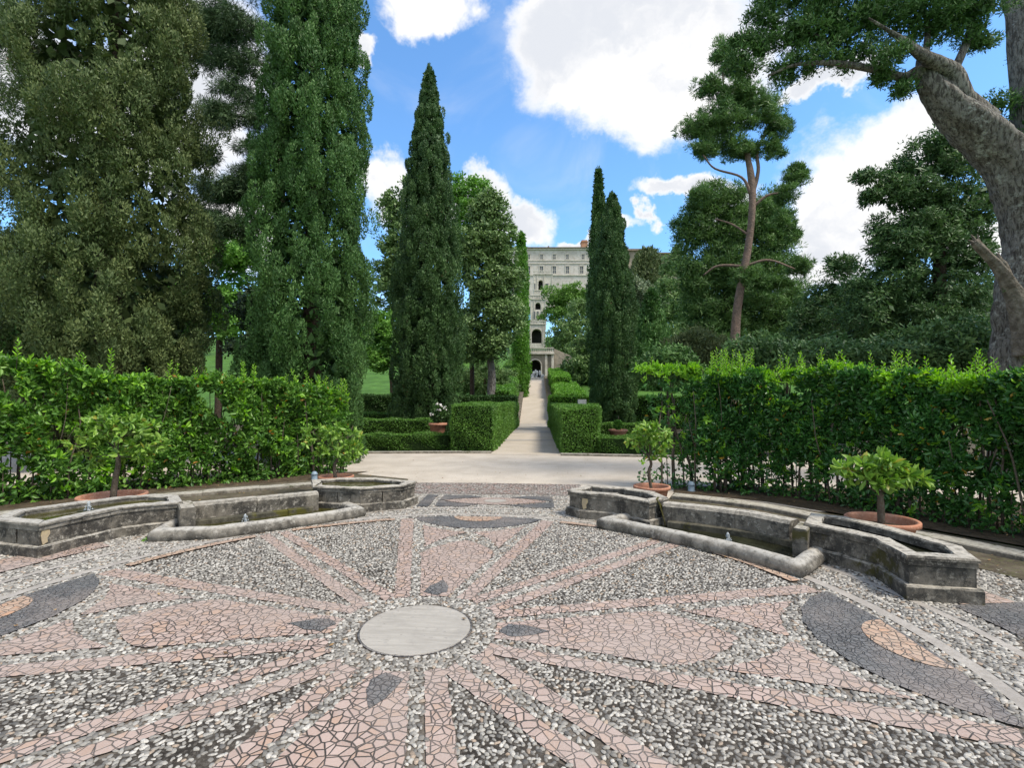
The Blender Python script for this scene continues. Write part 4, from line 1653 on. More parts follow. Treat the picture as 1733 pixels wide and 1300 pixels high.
pr_ = [gp(1178, 824), gp(1196, 833), gp(1304, 841), gp(1388, 852), gp(1500, 872), gp(1637, 896), gp(1733, 914), gp(1900, 950), gp(2050, 985)]
tall_hedge('laurel_hedge', 'tall glossy laurel hedge with bright new growth along its top, right side', pr_, 1.05,
           [2.16, 2.12, 2.08, 2.04, 1.97, 1.92, 1.88, 1.84, 1.84], 88000, 'lf_laurel_r', 'lf_laurel_new', 21, .086, low=.03, sparse=.38, shoots=190, open_=.25, nst=110, newtop=.22)
pl_ = [gp(-330, 900), gp(-160, 880), gp(0, 857), gp(89, 848), gp(170, 840), gp(251, 830), gp(436, 815), gp(513, 806), gp(590, 800)]
tall_hedge('shrub_hedge', 'tall loose leafy hedge with visible thin stems behind the left basins', pl_, 1.0,
           [2.30, 2.28, 2.22, 2.16, 2.06, 2.0, 1.96, 1.95, 1.74], 56000, 'lf_laurel_l', 'lf_laurel_new', 22, .105, low=.02, sparse=.25, shoots=90, open_=.42, nst=85, newtop=.06)


# ------------------------------------------------------------------ clipped box hedges
def box_hedge(label, plan, z0, z1, dens, mat, seed, leaf=.05, group=None, cat='hedge', z0b=None, z1b=None, parent=None, rough=.03):
    """plan: 4 ground points (front-left, front-right, back-right, back-left); optional other heights at the back"""
    R = np.random.default_rng(seed)
    P = np.array(plan, float)
    z0b = z0 if z0b is None else z0b
    z1b = z1 if z1b is None else z1b
    cx_, cy_ = P.mean(0)
    root = empty('box_hedge', (cx_, cy_, min(z0, z0b)), label, cat, group)
    zo = min(z0, z0b)
    Q = P - [cx_, cy_]
    # solid core, the hedge's inner shade put into its colour
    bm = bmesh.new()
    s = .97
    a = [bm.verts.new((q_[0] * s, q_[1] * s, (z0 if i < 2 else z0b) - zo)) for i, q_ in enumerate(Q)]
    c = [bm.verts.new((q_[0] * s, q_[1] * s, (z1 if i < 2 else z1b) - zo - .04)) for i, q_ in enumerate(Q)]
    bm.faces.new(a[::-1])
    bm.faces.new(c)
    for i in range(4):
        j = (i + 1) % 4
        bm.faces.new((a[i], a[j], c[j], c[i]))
    mesh_bm('shade_core', bm, M['box_core'], root)
    # leaves on faces
    PP, NN = [], []

    def face(A, B, C_, D_, nrm):
        A, B, C_, D_ = map(np.array, (A, B, C_, D_))
        ar = (np.linalg.norm(np.cross(B - A, D_ - A)) + np.linalg.norm(np.cross(B - C_, D_ - C_))) / 2
        n = int(ar * dens)
        u, v = R.random((n, 1)), R.random((n, 1))
        p = (A * (1 - u) + B * u) * (1 - v) + (D_ * (1 - u) + C_ * u) * v
        lump = rough * (np.sin(p[:, :1] * 5 + p[:, 2:] * 7) + np.sin(p[:, 1:2] * 6 - p[:, 2:] * 5))
        p = p + np.array([nrm]) * (R.normal(size=(n, 1)) * leaf * .35 + lump)
        PP.append(p)
        NN.append(np.repeat(np.array([nrm]), n, 0))
    zz = lambda i, t: ((z0, z1)[t] if i < 2 else (z0b, z1b)[t]) - zo
    for i in range(4):
        j = (i + 1) % 4
        e = Q[j] - Q[i]
        nrm = np.array([e[1], -e[0], 0]) / np.hypot(*e)
        if i == 2 and np.hypot(*e) > 0:
            continue                                   # the back face is never seen
        face((*Q[i], zz(i, 0)), (*Q[j], zz(j, 0)), (*Q[j], zz(j, 1)), (*Q[i], zz(i, 1)), nrm)
    face((*Q[0], zz(0, 1)), (*Q[1], zz(1, 1)), (*Q[2], zz(2, 1)), (*Q[3], zz(3, 1)), np.array([0, 0, 1.]))
    P_, N_ = np.vstack(PP), np.vstack(NN)
    n = len(P_)
    D = N_ * .5 + R.normal(size=(n, 3)) * .6
    D[:, 2] += .25
    patch = .5 + .5 * np.sin(P_[:, 0] * 2.3 + P_[:, 2] * 3) * np.sin(P_[:, 1] * 1.9 + 1)
    rn = .35 * patch + .65 * R.random(n)
    leaf_obj('foliage', P_, D, leaf * (.7 + .6 * R.random(n)), leaf * .6 * (.7 + .6 * R.random(n)), M[mat], root, rn, R=R)
    return root


M['box_core'] = mat_simple('shaded_twigs', (.012, .026, .008), (.025, .045, .014), 14, .95, .9, .03, .05)  # near-black green paints the shade inside the hedge

G1 = 'clipped box hedges along the path'
G2 = 'low clipped hedges of the parterre'


def gpl(*pts):
    return [gp(a, b_) for a, b_ in pts]


# blocks either side of the path
Lf, Rf = gp(763, 764), gp(834, 765)
box_hedge('tall clipped box block flanking the path on its left', [Lf, Rf, gp(877, 722), (Lf[0] + .4, Lf[1] + 12.0)], 0, 1.44, 1500, 'lf_box', 31, .05, G1)
Lr, Rr = gp(951, 769), gp(1014, 766)
box_hedge('tall clipped box block flanking the path on its right', [Lr, Rr, (Rr[0] + 2.0, Rr[1] + 11.5), gp(931, 724)], 0, 1.36, 1500, 'lf_box', 32, .05, G1)
# low front hedges
a0, a1 = gp(560, 765), gp(763, 762)
box_hedge('low clipped front hedge left of the path', [a0, (a1[0] - .02, a1[1]), (a1[0] + .05, a1[1] + .8), (a0[0], a0[1] + .8)], 0, .50, 2600, 'lf_box', 33, .042, G2)
a0, a1 = gp(1014, 767), gp(1200, 772)
box_hedge('low clipped front hedge right of the path', [(a0[0] + .02, a0[1]), a1, (a1[0], a1[1] + .8), (a0[0] + .05, a0[1] + .8)], 0, .47, 2600, 'lf_box', 34, .042, G2)


def hedge_row(label, x0p, x1p, Y, top_py, z0, dep, mat, seed, leaf=.06, dens=900, g_=G2, base=None):
    xa, xb = at(x0p, 650, Y)[0], at(x1p, 650, Y)[0]
    zt = at(800, top_py, Y)[2]
    zb_ = z0 if base is None else base
    return box_hedge(label, [(xa, Y), (xb, Y), (xb, Y + dep), (xa, Y + dep)], zb_, zt, dens, mat, seed, leaf, g_)


hedge_row('second low hedge left, just behind the front one', 560, 728, 20.0, 711, 0, .9, 'lf_box', 35, .055, 1100)
hedge_row('third low hedge left, a thin bright line', 560, 672, 24.0, 700, 0, .8, 'lf_box', 36, .06, 800)
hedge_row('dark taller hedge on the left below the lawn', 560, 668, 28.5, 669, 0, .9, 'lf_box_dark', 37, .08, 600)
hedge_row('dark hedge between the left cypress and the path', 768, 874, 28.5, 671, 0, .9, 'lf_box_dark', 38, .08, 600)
hedge_row('second low hedge right, behind the front one', 1016, 1110, 20.0, 718, 0, .9, 'lf_box', 39, .055, 1100)
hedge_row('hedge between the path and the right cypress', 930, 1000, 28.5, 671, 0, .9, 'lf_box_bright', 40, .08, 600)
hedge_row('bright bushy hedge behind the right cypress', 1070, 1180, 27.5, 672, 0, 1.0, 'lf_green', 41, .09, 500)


# ------------------------------------------------------------------ path up the slope
def pz(py, Y):
    return at(900, py, Y)[2]


PL = [((835, 765), (945, 768))]
path_pts = []
rows = [(15.3, None), (22, None), (30, None), (33.8, None)]
cl_ = lambda Y: np.interp(Y, [15.3, 33.8, 57], [at(890, 700, 15.3)[0], at(906, 700, 33.8)[0], at(905, 650, 57)[0]])
hw = 1.07
V, F = [], []
Ys = list(np.linspace(14.6, 33.8, 8)) + list(np.linspace(35, 57, 12)) + [60.5]
for Y in Ys:
    z = .004 if Y <= 33.8 else .004 + (min(Y, 57) - 33.8) * (3.88 / 23.2)
    V += [(cl_(Y) - hw, Y, z), (cl_(Y) + hw, Y, z)]
F = [(2 * i, 2 * i + 1, 2 * i + 3, 2 * i + 2) for i in range(len(Ys) - 1)]
o = mesh_py('path', V, F, M['path'])
tag(o, kind='structure')
# worn stone treads crossing the path
for k, (Y, dY) in enumerate([(19.6, .5), (24.2, 1.6), (32.6, .35)]):
    o = mesh_py('path_step', [(cl_(Y) - hw, Y, .01), (cl_(Y) + hw, Y, .01), (cl_(Y) + hw, Y + dY, .012), (cl_(Y) - hw, Y + dY, .012)], [(0, 1, 2, 3)], M['band'])
    tag(o, kind='structure')


def path_wall(side, label):
    bm = bmesh.new()
    root = empty('parapet_wall', (cl_(33) + side * (hw + .15), 33, 0), label, 'parapet', 'stepped parapets beside the rising path')
    n = 22
    ox, oy = cl_(33) + side * (hw + .15), 33
    for i in range(n):
        y0, y1 = 33.2 + i * 1.08, 33.2 + (i + 1) * 1.08 - .02
        zb_ = max(0, (y0 - 33.8) * .167)
        x0 = cl_((y0 + y1) / 2) + side * (hw + .15)
        for (w_, a, c) in ((.15, zb_ - .5, zb_ + .50), (.20, zb_ + .502, zb_ + .60)):
            vs = [bm.verts.new((x0 - ox + sx * w_, yy - oy, zz)) for zz in (a, c) for sx, yy in ((-1, y0), (1, y0), (1, y1), (-1, y1))]
            for f in ((0, 3, 2, 1), (4, 5, 6, 7), (0, 1, 5, 4), (1, 2, 6, 5), (2, 3, 7, 6), (3, 0, 4, 7)):
                bm.faces.new([vs[q_] for q_ in f])
    mesh_bm('stepped_wall', bm, M['stone_wallpath'], root)


M['stone_wallpath'] = mat_simple('parapet_stone', (.36, .32, .27), (.27, .24, .20), 2, .9, .5, .03, .1, c3=(.16, .15, .12), sc3=9)
path_wall(-1, 'stepped stone parapet on the left of the rising path')
path_wall(1, 'stepped stone parapet on the right of the rising path')


def slope_hedge(label, side, y0, y1, inner, wid, h0, h1, mat, seed, flat=False):
    ox = side * (hw + inner)
    za = max(0, (y0 - 33.8) * .167)
    zb_ = max(0, (y1 - 33.8) * .167)
    xa, xb = cl_(y0) + ox, cl_(y1) + ox
    pa = [(xa, y0), (xa + side * wid, y0), (xb + side * wid, y1), (xb, y1)]
    if side < 0:
        pa = [pa[1], pa[0], pa[3], pa[2]]
    ztop = zb_ + h1
    return box_hedge(label, pa, za - .1, (za + h0) if not flat else ztop, 420, mat, seed, .11, G1, z0b=zb_ - .1, z1b=ztop, rough=.05)


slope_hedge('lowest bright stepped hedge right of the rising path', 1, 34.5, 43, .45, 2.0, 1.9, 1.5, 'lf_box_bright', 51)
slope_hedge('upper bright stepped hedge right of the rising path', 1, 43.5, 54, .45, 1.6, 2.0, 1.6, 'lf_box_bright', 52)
slope_hedge('lower hedge left of the rising path', -1, 31, 43, .45, 1.2, 2.2, 2.0, 'lf_green', 53)
slope_hedge('upper hedge left of the rising path', -1, 43.5, 56, .45, 1.4, 2.6, 2.4, 'lf_box', 54)

# kerb along the far side of the road
o = box_strip('road_kerb', [gp(560, 768), gp(700, 767.5), gp(832, 767)], .14, -.02, .06, M['kerb'], None, 1.1)
tag(o, kind='structure')
o = box_strip('road_kerb', [gp(949, 771), gp(1060, 773), gp(1200, 776)], .14, -.02, .06, M['kerb'], None, 1.1)
tag(o, kind='structure')


def rock(label, px, py, s, seed):
    r = random.Random(seed)
    bm = bmesh.new()
    bmesh.ops.create_icosphere(bm, subdivisions=3, radius=s)
    for v in bm.verts:
        k = 1 + .18 * math.sin(v.co.x / s * 3 + seed) * math.cos(v.co.y / s * 2.3) + r.uniform(-.05, .05)
        v.co *= k
        v.co.z *= .6
    o = mesh_bm('rock', bm, M['rock'], None, True)
    x, y = gp(px, py)
    o.location = (x, y, s * .28)
    tag(o, label, 'rock', 'stones at the foot of the left box block')
    return o


rock('flat grey stone at the left foot of the left box block', 799, 762, .13, 1)
rock('larger grey stone nearest the path by the left box block', 818, 762, .15, 2)
rock('small pale stone between hedge corner and path', 828, 763, .08, 3)


def bollard_lamp(label, px, py, s):
    x, y = gp(px, py)
    root = empty('ground_spotlight', (x, y, 0), label, 'spotlight', 'blue grey ground spotlights')
    v_, f_ = lathe([(.001, 0), (s * .9, 0), (s * .95, .01), (s * .8, .02), (s * .8, s * 1.5)], 20)
    mesh_py('base', v_, f_, M['lamp_blue'], root, True)
    v_, f_ = lathe([(s * .8, s * 1.5), (s * .9, s * 1.52), (s * .88, s * 1.8), (s * .62, s * 2.3), (s * .3, s * 2.5), (.001, s * 2.52)], 20)
    mesh_py('hood', v_, f_, M['lamp_blue'], root, True)


bollard_lamp('small blue grey spotlight under the right hedge', 1170, 832, .070)
bollard_lamp('small dark blue spotlight beside the pot under the left hedge', 532, 813, .07)

fl = empty('floodlight', at(985, 700, 20.5)[:2] + (0,), 'grey floodlight on a post behind the right box block', 'floodlight')
bm = bmesh.new()
bmesh.ops.create_cube(bm, size=1)
for v in bm.verts:
    v.co = Vector((v.co.x * .34, v.co.y * .14, v.co.z * .24 + 1.50))
bmesh.ops.bevel(bm, geom=bm.edges[:], offset=.03, segments=2)
mesh_bm('lamp_housing', bm, M['grey_metal'], fl)
v_, f_ = lathe([(.02, -.02), (.02, 1.39)], 10)
mesh_py('post', v_, f_, M['grey_metal'], fl)


M['lf_litter'] = leaf_mat('fallen_leaf', (.10, .06, .03), (.20, .12, .05), (.36, .24, .10), .8, 0)


def litter():
    R = np.random.default_rng(77)
    pts = []
    for (u0, u1, v0, v1, n) in ((-7.5, -1.6, 4.6, 7.5, 420), (2.0, 6.5, 1.5, 6.0, 380), (-5.5, 5.5, -1.0, 6.0, 90), (-4, 3, 6, 11, 120), (-7, -3.0, 2.2, 5.2, 260)):
        for _ in range(n):
            u, v = R.uniform(u0, u1), R.uniform(v0, v1)
            r_ = math.hypot(u, v)
            if 3.5 < r_ < 4.6 and abs(u) > 1.1:
                continue
            pts.append((*pw(u, v), .026 + R.random() * .006))
    C = np.array(pts)
    n = len(C)
    D = R.normal(size=(n, 3)) * np.array([1, 1, .12])
    N = np.array([[0, 0, 1.]]) + R.normal(size=(n, 3)) * .2
    T = np.cross(N, D)
    o = leaf_obj('fallen_leaves', C, D, .022 + .03 * R.random(n), .012 + .014 * R.random(n), M['lf_litter'], None, R.random(n), R=R, Nrm=N, fold=.1)
    tag(o, kind='stuff')


litter()


def fern(label, px, py, s, seed):
    R = np.random.default_rng(seed)
    x, y = gp(px, py)
    root = empty('fern', (x, y, 0), label, 'fern', 'small ferns on the basins')
    n = 70
    a = R.random(n) * 6.28
    r_ = R.random(n)
    C = np.stack([np.cos(a) * r_ * s, np.sin(a) * r_ * s, .02 + (1 - r_) * s * .8], 1)
    D = np.stack([np.cos(a), np.sin(a), .5 + 0 * a], 1) + R.normal(size=(n, 3)) * .3
    leaf_obj('fronds', C, D, .05, .018, M['lf_green'], root, R.random(n), R=R)


fern('small fern in the corner between the left trough and the pool lip', 258, 916, .09, 1)
fern('tiny fern inside the left pool lip', 300, 897, .06, 2)
fern('tiny green tuft at the right pool lip', 1130, 912, .05, 3)

# ------------------------------------------------------------------ buildings
def bx(bm, x0, x1, y0, y1, z0, z1):
    vs = [bm.verts.new(p) for p in ((x0, y0, z0), (x1, y0, z0), (x1, y1, z0), (x0, y1, z0), (x0, y0, z1), (x1, y0, z1), (x1, y1, z1), (x0, y1, z1))]
    for f in ((0, 3, 2, 1), (4, 5, 6, 7), (0, 1, 5, 4), (1, 2, 6, 5), (2, 3, 7, 6), (3, 0, 4, 7)):
        bm.faces.new([vs[q_] for q_ in f])


def part(root, name, mat, boxes, label=None):
    bm = bmesh.new()
    for q_ in boxes:
        bx(bm, *q_)
    o = mesh_bm(name, bm, M[mat], root)
    if label:
        o['label'] = label
    return o


def arch_wall(root, name, mat, x0, x1, z0, z1, y, th, ax, aw, az0, az1, back='arch_shade', seg=14):
    """wall with one arched opening (centre ax, half width aw, sill az0, crown az1) backed by a slab in shade colour"""
    bm = bmesh.new()
    spr = az1 - aw
    arc = [(ax + aw * math.cos(t), spr + aw * math.sin(t)) for t in np.linspace(0, math.pi, seg)]
    hole = [(ax + aw, az0)] + arc + [(ax - aw, az0)]
    # left pier, right pier, below, above by strips
    def quad(a, b_, c, d):
        vs = [bm.verts.new((p[0], y, p[1])) for p in (a, b_, c, d)]
        bm.faces.new(vs)
    quad((x0, z0), (ax - aw, z0), (ax - aw, spr), (x0, spr))
    quad((ax + aw, z0), (x1, z0), (x1, spr), (ax + aw, spr))
    if az0 > z0 + .01:
        quad((ax - aw, z0), (ax + aw, z0), (ax + aw, az0), (ax - aw, az0))
    for i in range(len(arc) - 1):
        a, c = arc[i], arc[i + 1]
        quad((a[0], a[1]), (a[0], z1), (c[0], z1), (c[0], c[1]))
    quad((ax + aw, spr), (x1, spr), (x1, z1), (ax + aw, z1))
    quad((x0, spr), (ax - aw, spr), (ax - aw, z1), (x0, z1))
    # reveal
    for i in range(len(hole) - 1):
        a, c = hole[i], hole[i + 1]
        vs = [bm.verts.new((a[0], y, a[1])), bm.verts.new((c[0], y, c[1])), bm.verts.new((c[0], y + th, c[1])), bm.verts.new((a[0], y + th, a[1]))]
        bm.faces.new(vs)
    # sides and top
    for xx in (x0, x1):
        vs = [bm.verts.new(p) for p in ((xx, y, z0), (xx, y + th * 1.5, z0), (xx, y + th * 1.5, z1), (xx, y, z1))]
        bm.faces.new(vs)
    vs = [bm.verts.new(p) for p in ((x0, y, z1), (x1, y, z1), (x1, y + th * 1.5, z1), (x0, y + th * 1.5, z1))]
    bm.faces.new(vs)
    mesh_bm(name, bm, M[mat], root)
    part(root, 'recess', back, [(ax - aw * 1.2, ax + aw * 1.2, y + th, y + th + .3, az0 - .2, az1 + .3)])


def frame_arch(bm, ax, aw, az0, az1, y, t=.25, pr=.12, seg=12):
    spr = az1 - aw
    pts = [(ax + aw, az0)] + [(ax + aw * math.cos(q_), spr + aw * math.sin(q_)) for q_ in np.linspace(0, math.pi, seg)] + [(ax - aw, az0)]
    pto = [(ax + aw + t, az0)] + [(ax + (aw + t) * math.cos(q_), spr + (aw + t) * math.sin(q_)) for q_ in np.linspace(0, math.pi, seg)] + [(ax - aw - t, az0)]
    for i in range(len(pts) - 1):
        a, c, d, e = pts[i], pts[i + 1], pto[i + 1], pto[i]
        f_ = [bm.verts.new((p[0], y - pr, p[1])) for p in (a, c, d, e)]
        g_ = [bm.verts.new((p[0], y + .02, p[1])) for p in (a, c, d, e)]
        bm.faces.new(f_)
        for k in range(4):
            bm.faces.new((f_[k], f_[(k + 1) % 4], g_[(k + 1) % 4], g_[k]))


def baluster_row(root, x0, x1, y, z0, h, n, mat='villa_trim'):
    bxs = [(x0, x1, y, y + .3, z0 + h * .84, z0 + h), (x0, x1, y, y + .3, z0, z0 + h * .14)]
    for i in range(n):
        c = x0 + (x1 - x0) * (i + .5) / n
        w_ = (x1 - x0) / n * .26
        bxs.append((c - w_, c + w_, y + .08, y + .22, z0 + h * .14, z0 + h * .84))
    part(root, 'balustrade', mat, bxs)


def villa():
    Y = 170.0
    X = lambda px: at(px, 500, Y)[0]
    Z = lambda py: at(900, py, Y)[2]
    x0, x1 = X(820), X(1062)
    root = empty('villa', ((x0 + x1) / 2, Y, Z(480) - 8), 'long pale grey villa with rows of framed windows at the top of the hill', 'villa')
    ox, oy, oz = root.location
    sx = lambda px: X(px) - ox
    sz = lambda py: Z(py) - oz
    # wall split round windows: simple body, windows modelled as recessed frames
    part(root, 'wall', 'villa', [(sx(820), sx(1062), 0, 14, 0, sz(420.5))])
    part(root, 'roof', 'roof', [(sx(818), sx(1064), -.9, 15, sz(420.4), sz(419.2)), (sx(819), sx(1063), 1.5, 14, sz(419.2), sz(417.3))])
    part(root, 'cornice', 'villa_trim', [(sx(820), sx(1062), -.45, -.01, sz(423), sz(420.6)), (sx(820), sx(1062), -.2, -.01, sz(441.5), sz(440.3)),
                                         (sx(820), sx(1062), -.2, -.01, sz(446.5), sz(445.3)), (sx(820), sx(1062), -.3, -.01, sz(466.5), sz(464.5))])
    for i in range(9):
        wx = 850 + 22.0 * i if i < 6 else 850 + 22.0 * i + 4
        wx = [850.5, 872.5, 894.5, 916.6, 938.3, 960.4, 987.2, 1009, 1031][i]
        for cy_, hw_, hh, row in ((434.6, 2.2, 4.0, 0), (456.8, 2.7, 6.0, 1)):
            if row and i == 6:
                wx = 984.5
            fr = part(root, 'window', 'villa_trim', [(sx(wx - hw_ - 1.0), sx(wx + hw_ + 1.0), -.16, -.01, sz(cy_ + hh + .2), sz(cy_ + hh + 1.3)),
                                                      (sx(wx - hw_ - 1.1), sx(wx + hw_ + 1.1), -.25, -.01, sz(cy_ - hh - .2), sz(cy_ - hh - 1.5)),
                                                      (sx(wx - hw_ - 1.0), sx(wx - hw_), -.16, -.01, sz(cy_ + hh + .2), sz(cy_ - hh - .2)),
                                                      (sx(wx + hw_), sx(wx + hw_ + 1.0), -.16, -.01, sz(cy_ + hh + .2), sz(cy_ - hh - .2))])
            part(fr, 'pane', 'dark_glass', [(sx(wx - hw_), sx(wx + hw_), -.05, -.01, sz(cy_ + hh), sz(cy_ - hh))])
            part(fr, 'glazing_bars', 'villa_trim', [(sx(wx - .25), sx(wx + .25), -.09, -.052, sz(cy_ + hh), sz(cy_ - hh)), (sx(wx - hw_), sx(wx + hw_), -.09, -.052, sz(cy_ + .4), sz(cy_ - .1))])
    part(root, 'chimney', 'old_wall', [(sx(928.8), sx(930.6), 3, 3.6, sz(418), sz(412.5)), (sx(928.4), sx(931), 2.9, 3.7, sz(412.5), sz(411.6))])
    # right wing
    w = empty('villa_wing', (X(1105), Y + 6, Z(480) - 8), 'lower brownish wing of the villa behind the trees to the right', 'building')
    ox, oy, oz = w.location
    part(w, 'wall', 'old_wall', [(sx(1060) + 0, sx(1097), 0, 12, 0, sz(416.5)), (sx(1097.2), sx(1165), .4, 12, 0, sz(421))])
    part(w, 'roof', 'roof', [(sx(1059), sx(1099), -1, 13, sz(416.4), sz(413.2)), (sx(1099.2), sx(1167), -.5, 13, sz(420.9), sz(419))])
    for wx in (1106, 1121, 1136, 1151):
        fr = part(w, 'window', 'villa_trim', [(sx(wx - 3), sx(wx + 3), .22, .39, sz(437), sz(427))])
        part(fr, 'pane', 'dark_glass', [(sx(wx - 2), sx(wx + 2), .15, .21, sz(435.5), sz(429))])
    t = empty('brick_tower', (X(995), Y + 8, Z(440)), 'orange brick tower rising above the villa roof', 'tower')
    ox, oy, oz = t.location
    part(t, 'shaft', 'brick', [(sx(990), sx(1001), 0, 2.4, 0, sz(397))])
    part(t, 'cap', 'brick', [(sx(989.2), sx(1002), -.2, 2.6, sz(397), sz(395.5)), (sx(990.6), sx(1000.5), .2, 2.2, sz(395.5), sz(393))])


villa()


def loggia(label, Y, x0, x1, ztop, zbot, ax, aw, a0, a1, extra=None, bal=None, seed=0):
    X = lambda px: at(px, 500, Y)[0]
    Z = lambda py: at(900, py, Y)[2]
    root = empty('stone_loggia', (X(ax), Y, Z(zbot)), label, 'loggia', 'stacked arched terraces below the villa')
    ox, oy, oz = root.location
    sx = lambda px: X(px) - ox
    sz = lambda py: Z(py) - oz
    w = (X(901) - X(900))
    arch_wall(root, 'wall', 'villa_trim', sx(x0), sx(x1), 0, sz(ztop), 0, 1.6, sx(ax), aw * w, sz(a0), sz(a1))
    bm = bmesh.new()
    frame_arch(bm, sx(ax), aw * w, sz(a0), sz(a1), 0, .9 * w, .5 * w)
    mesh_bm('arch_moulding', bm, M['villa_trim'], root)
    bxs = []
    for px in (x0, ax - aw - 2.6, ax + aw + 1.2, x1 - 1.4):
        bxs.append((sx(px), sx(px + 1.4), -.3 * w * 3, -.01, 0, sz(ztop + 1.5)))
    bxs.append((sx(x0 - .6), sx(x1 + .6), -.5 * w * 3, -.012, sz(ztop + 1.4), sz(ztop)))
    part(root, 'pilasters', 'villa_trim', bxs)
    for (q0, q1, r0, r1) in (extra or []):
        fr = part(root, 'niche', 'villa_trim', [(sx(q0 - .6), sx(q1 + .6), -.15, -.011, sz(r0 + .6), sz(r1 - .6))])
        part(fr, 'niche_shade', 'dark_glass', [(sx(q0), sx(q1), -.18, -.151, sz(r0), sz(r1))])  # flat dark panel, its colour stands in for the niche's shade
    for (b0, b1, bz0, bz1, n) in (bal or []):
        baluster_row(root, sx(b0), sx(b1), -.6 * w * 3, sz(bz0), sz(bz1) - sz(bz0), n)
    return root


loggia('top arched loggia with balcony just under the villa windows', 150, 903, 935, 464, 497, 915, 3.9, 491, 474,
       [(923.5, 928, 490, 480), (904.2, 906, 490, 480)], [(902, 936, 464, 459, 14), (903, 934, 497, 491, 12)])
loggia('middle arched loggia with paired columns between the trees', 118, 898, 924, 498.5, 558, 910.5, 4.6, 524, 512,
       [(903, 905.6, 540, 527), (915.5, 918, 540, 527), (908.8, 911.5, 540, 527)], [(896, 927, 507, 499, 11)])
loggia('lower loggia with a wide dark arch above the balustrade', 86, 896, 923, 548, 590, 908.3, 8.6, 581, 556.5, None, [(893, 925, 549, 543, 12)])


def grotto():
    Y = 62.0
    X = lambda px: at(px, 600, Y)[0]
    Z = lambda py: at(900, py, Y)[2]
    root = empty('grotto_terrace', (X(905), Y, Z(645)), 'old stone terrace with a dark arched grotto at the end of the path', 'grotto')
    ox, oy, oz = root.location
    sx = lambda px: X(px) - ox
    sz = lambda py: Z(py) - oz
    w = X(901) - X(900)
    arch_wall(root, 'wall', 'old_wall', sx(884), sx(938), 0, sz(597), 0, 1.8, sx(906), 9.6 * w, 0.05, sz(609))
    bm = bmesh.new()
    frame_arch(bm, sx(906), 9.6 * w, .05, sz(609), 0, 1.6 * w, .18)
    mesh_bm('arch_moulding', bm, M['villa_trim'], root)
    part(root, 'pilasters', 'villa_trim', [(sx(885), sx(889), -.25, -.01, 0, sz(600)), (sx(922), sx(926), -.25, -.01, 0, sz(600)), (sx(933), sx(937), -.25, -.01, 0, sz(600)),
                                           (sx(883), sx(938), -.4, -.012, sz(599.9), sz(596.8))])
    baluster_row(root, sx(884), sx(937), -.3, sz(596.7), sz(588.5) - sz(596.7), 16)
    # ramp wall going down to the right
    bm = bmesh.new()
    p = [(sx(938.2), 0), (sx(990), 0), (sx(990), sz(617)), (sx(976), sz(606)), (sx(938.2), sz(590))]
    f_ = [bm.verts.new((a, .1, c)) for a, c in p]
    g_ = [bm.verts.new((a, 1.0, c)) for a, c in p]
    bm.faces.new(f_)
    bm.faces.new(g_[::-1])
    for k in range(5):
        bm.faces.new((f_[k], f_[(k + 1) % 5], g_[(k + 1) % 5], g_[k]))
    mesh_bm('ramp_wall', bm, M['old_wall'], root)
    # fountain of pale rocks in front of the arch
    R = random.Random(4)
    fx, fy, fz = X(906), 58.6, 3.9
    f = empty('rock_fountain', (fx, fy, fz - .02), 'white stone fountain figures in front of the dark grotto arch', 'fountain')
    bm = bmesh.new()
    from mathutils import Matrix
    for k in range(46):
        a = R.uniform(-1, 1)
        h_ = (1 - abs(a)) ** .6 * R.uniform(.2, 1.0)
        s_ = R.uniform(.07, .16)
        bmesh.ops.create_icosphere(bm, subdivisions=1, radius=s_, matrix=Matrix.Translation((a * .95, R.uniform(-.3, .3), .25 + h_ * .95)) @ Matrix.Diagonal((1, 1, R.uniform(.9, 2.2), 1)))
    mesh_bm('figures', bm, M['fount_white'], f)
    v_, f2 = lathe([(1.15, 0), (1.2, .25), (1.25, .3), (1.1, .32), (1.0, .2), (.01, .2)], 24)
    mesh_py('basin', v_, f2, M['fount_white'], f, False)


grotto()

wr = empty('ruined_wall', at(1350, 560, 60)[:2] + (4.0,), 'old sunlit stone wall seen between the pine and the dark yew', 'wall')
part(wr, 'masonry', 'old_wall', [(-.9, .8, 0, 1, 0, 7.2), (.82, 2.2, .2, 1, 0, 5.0), (-1.5, -.92, .3, 1, 0, 10.0)])

# ------------------------------------------------------------------ trees
tall = [(0, .80), (.05, .95), (.12, 1.06), (.25, 1.03), (.45, .95), (.65, .88), (.8, .75), (.92, .5), (1, .05)]
vcypress('massive olive brown cypress with open gaps at the left of the photo', 205, 640, -260, 12.5, 296, 'lf_cyp_olive', 1500, 230, (.085, .034), (.25, .38),
         [(0, .55), (.06, .80), (.18, 1.02), (.35, .98), (.5, .96), (.75, .82), (.92, .5), (1, .05)], gaps=.36, seed=101, squat=0)
vcypress('tall dense dark green cypress second from the left, cut by the top edge', 538, 650, -330, 13.0, 186, 'lf_cyp', 1500, 200, (.080, .030), (.18, .36), tall, seed=102, gaps=.05)
vcypress('complete pointed cypress standing left of the path', 727, 712, 112, 23.5, 116, 'lf_cyp_dark', 1450, 120, (.10, .040), (.185, .40),
         [(0, .80), (.05, .92), (.15, 1.0), (.4, .95), (.6, .78), (.78, .58), (.9, .36), (.97, .15), (1, .03)], seed=103)
vcypress('complete pointed cypress standing right of the path', 1036, 715, 326, 25.0, 78, 'lf_cyp_dark', 1000, 120, (.11, .042), (.19, .42),
         [(0, .80), (.05, .95), (.2, 1.0), (.5, .95), (.7, .78), (.85, .55), (.95, .25), (1, .05)], seed=104)
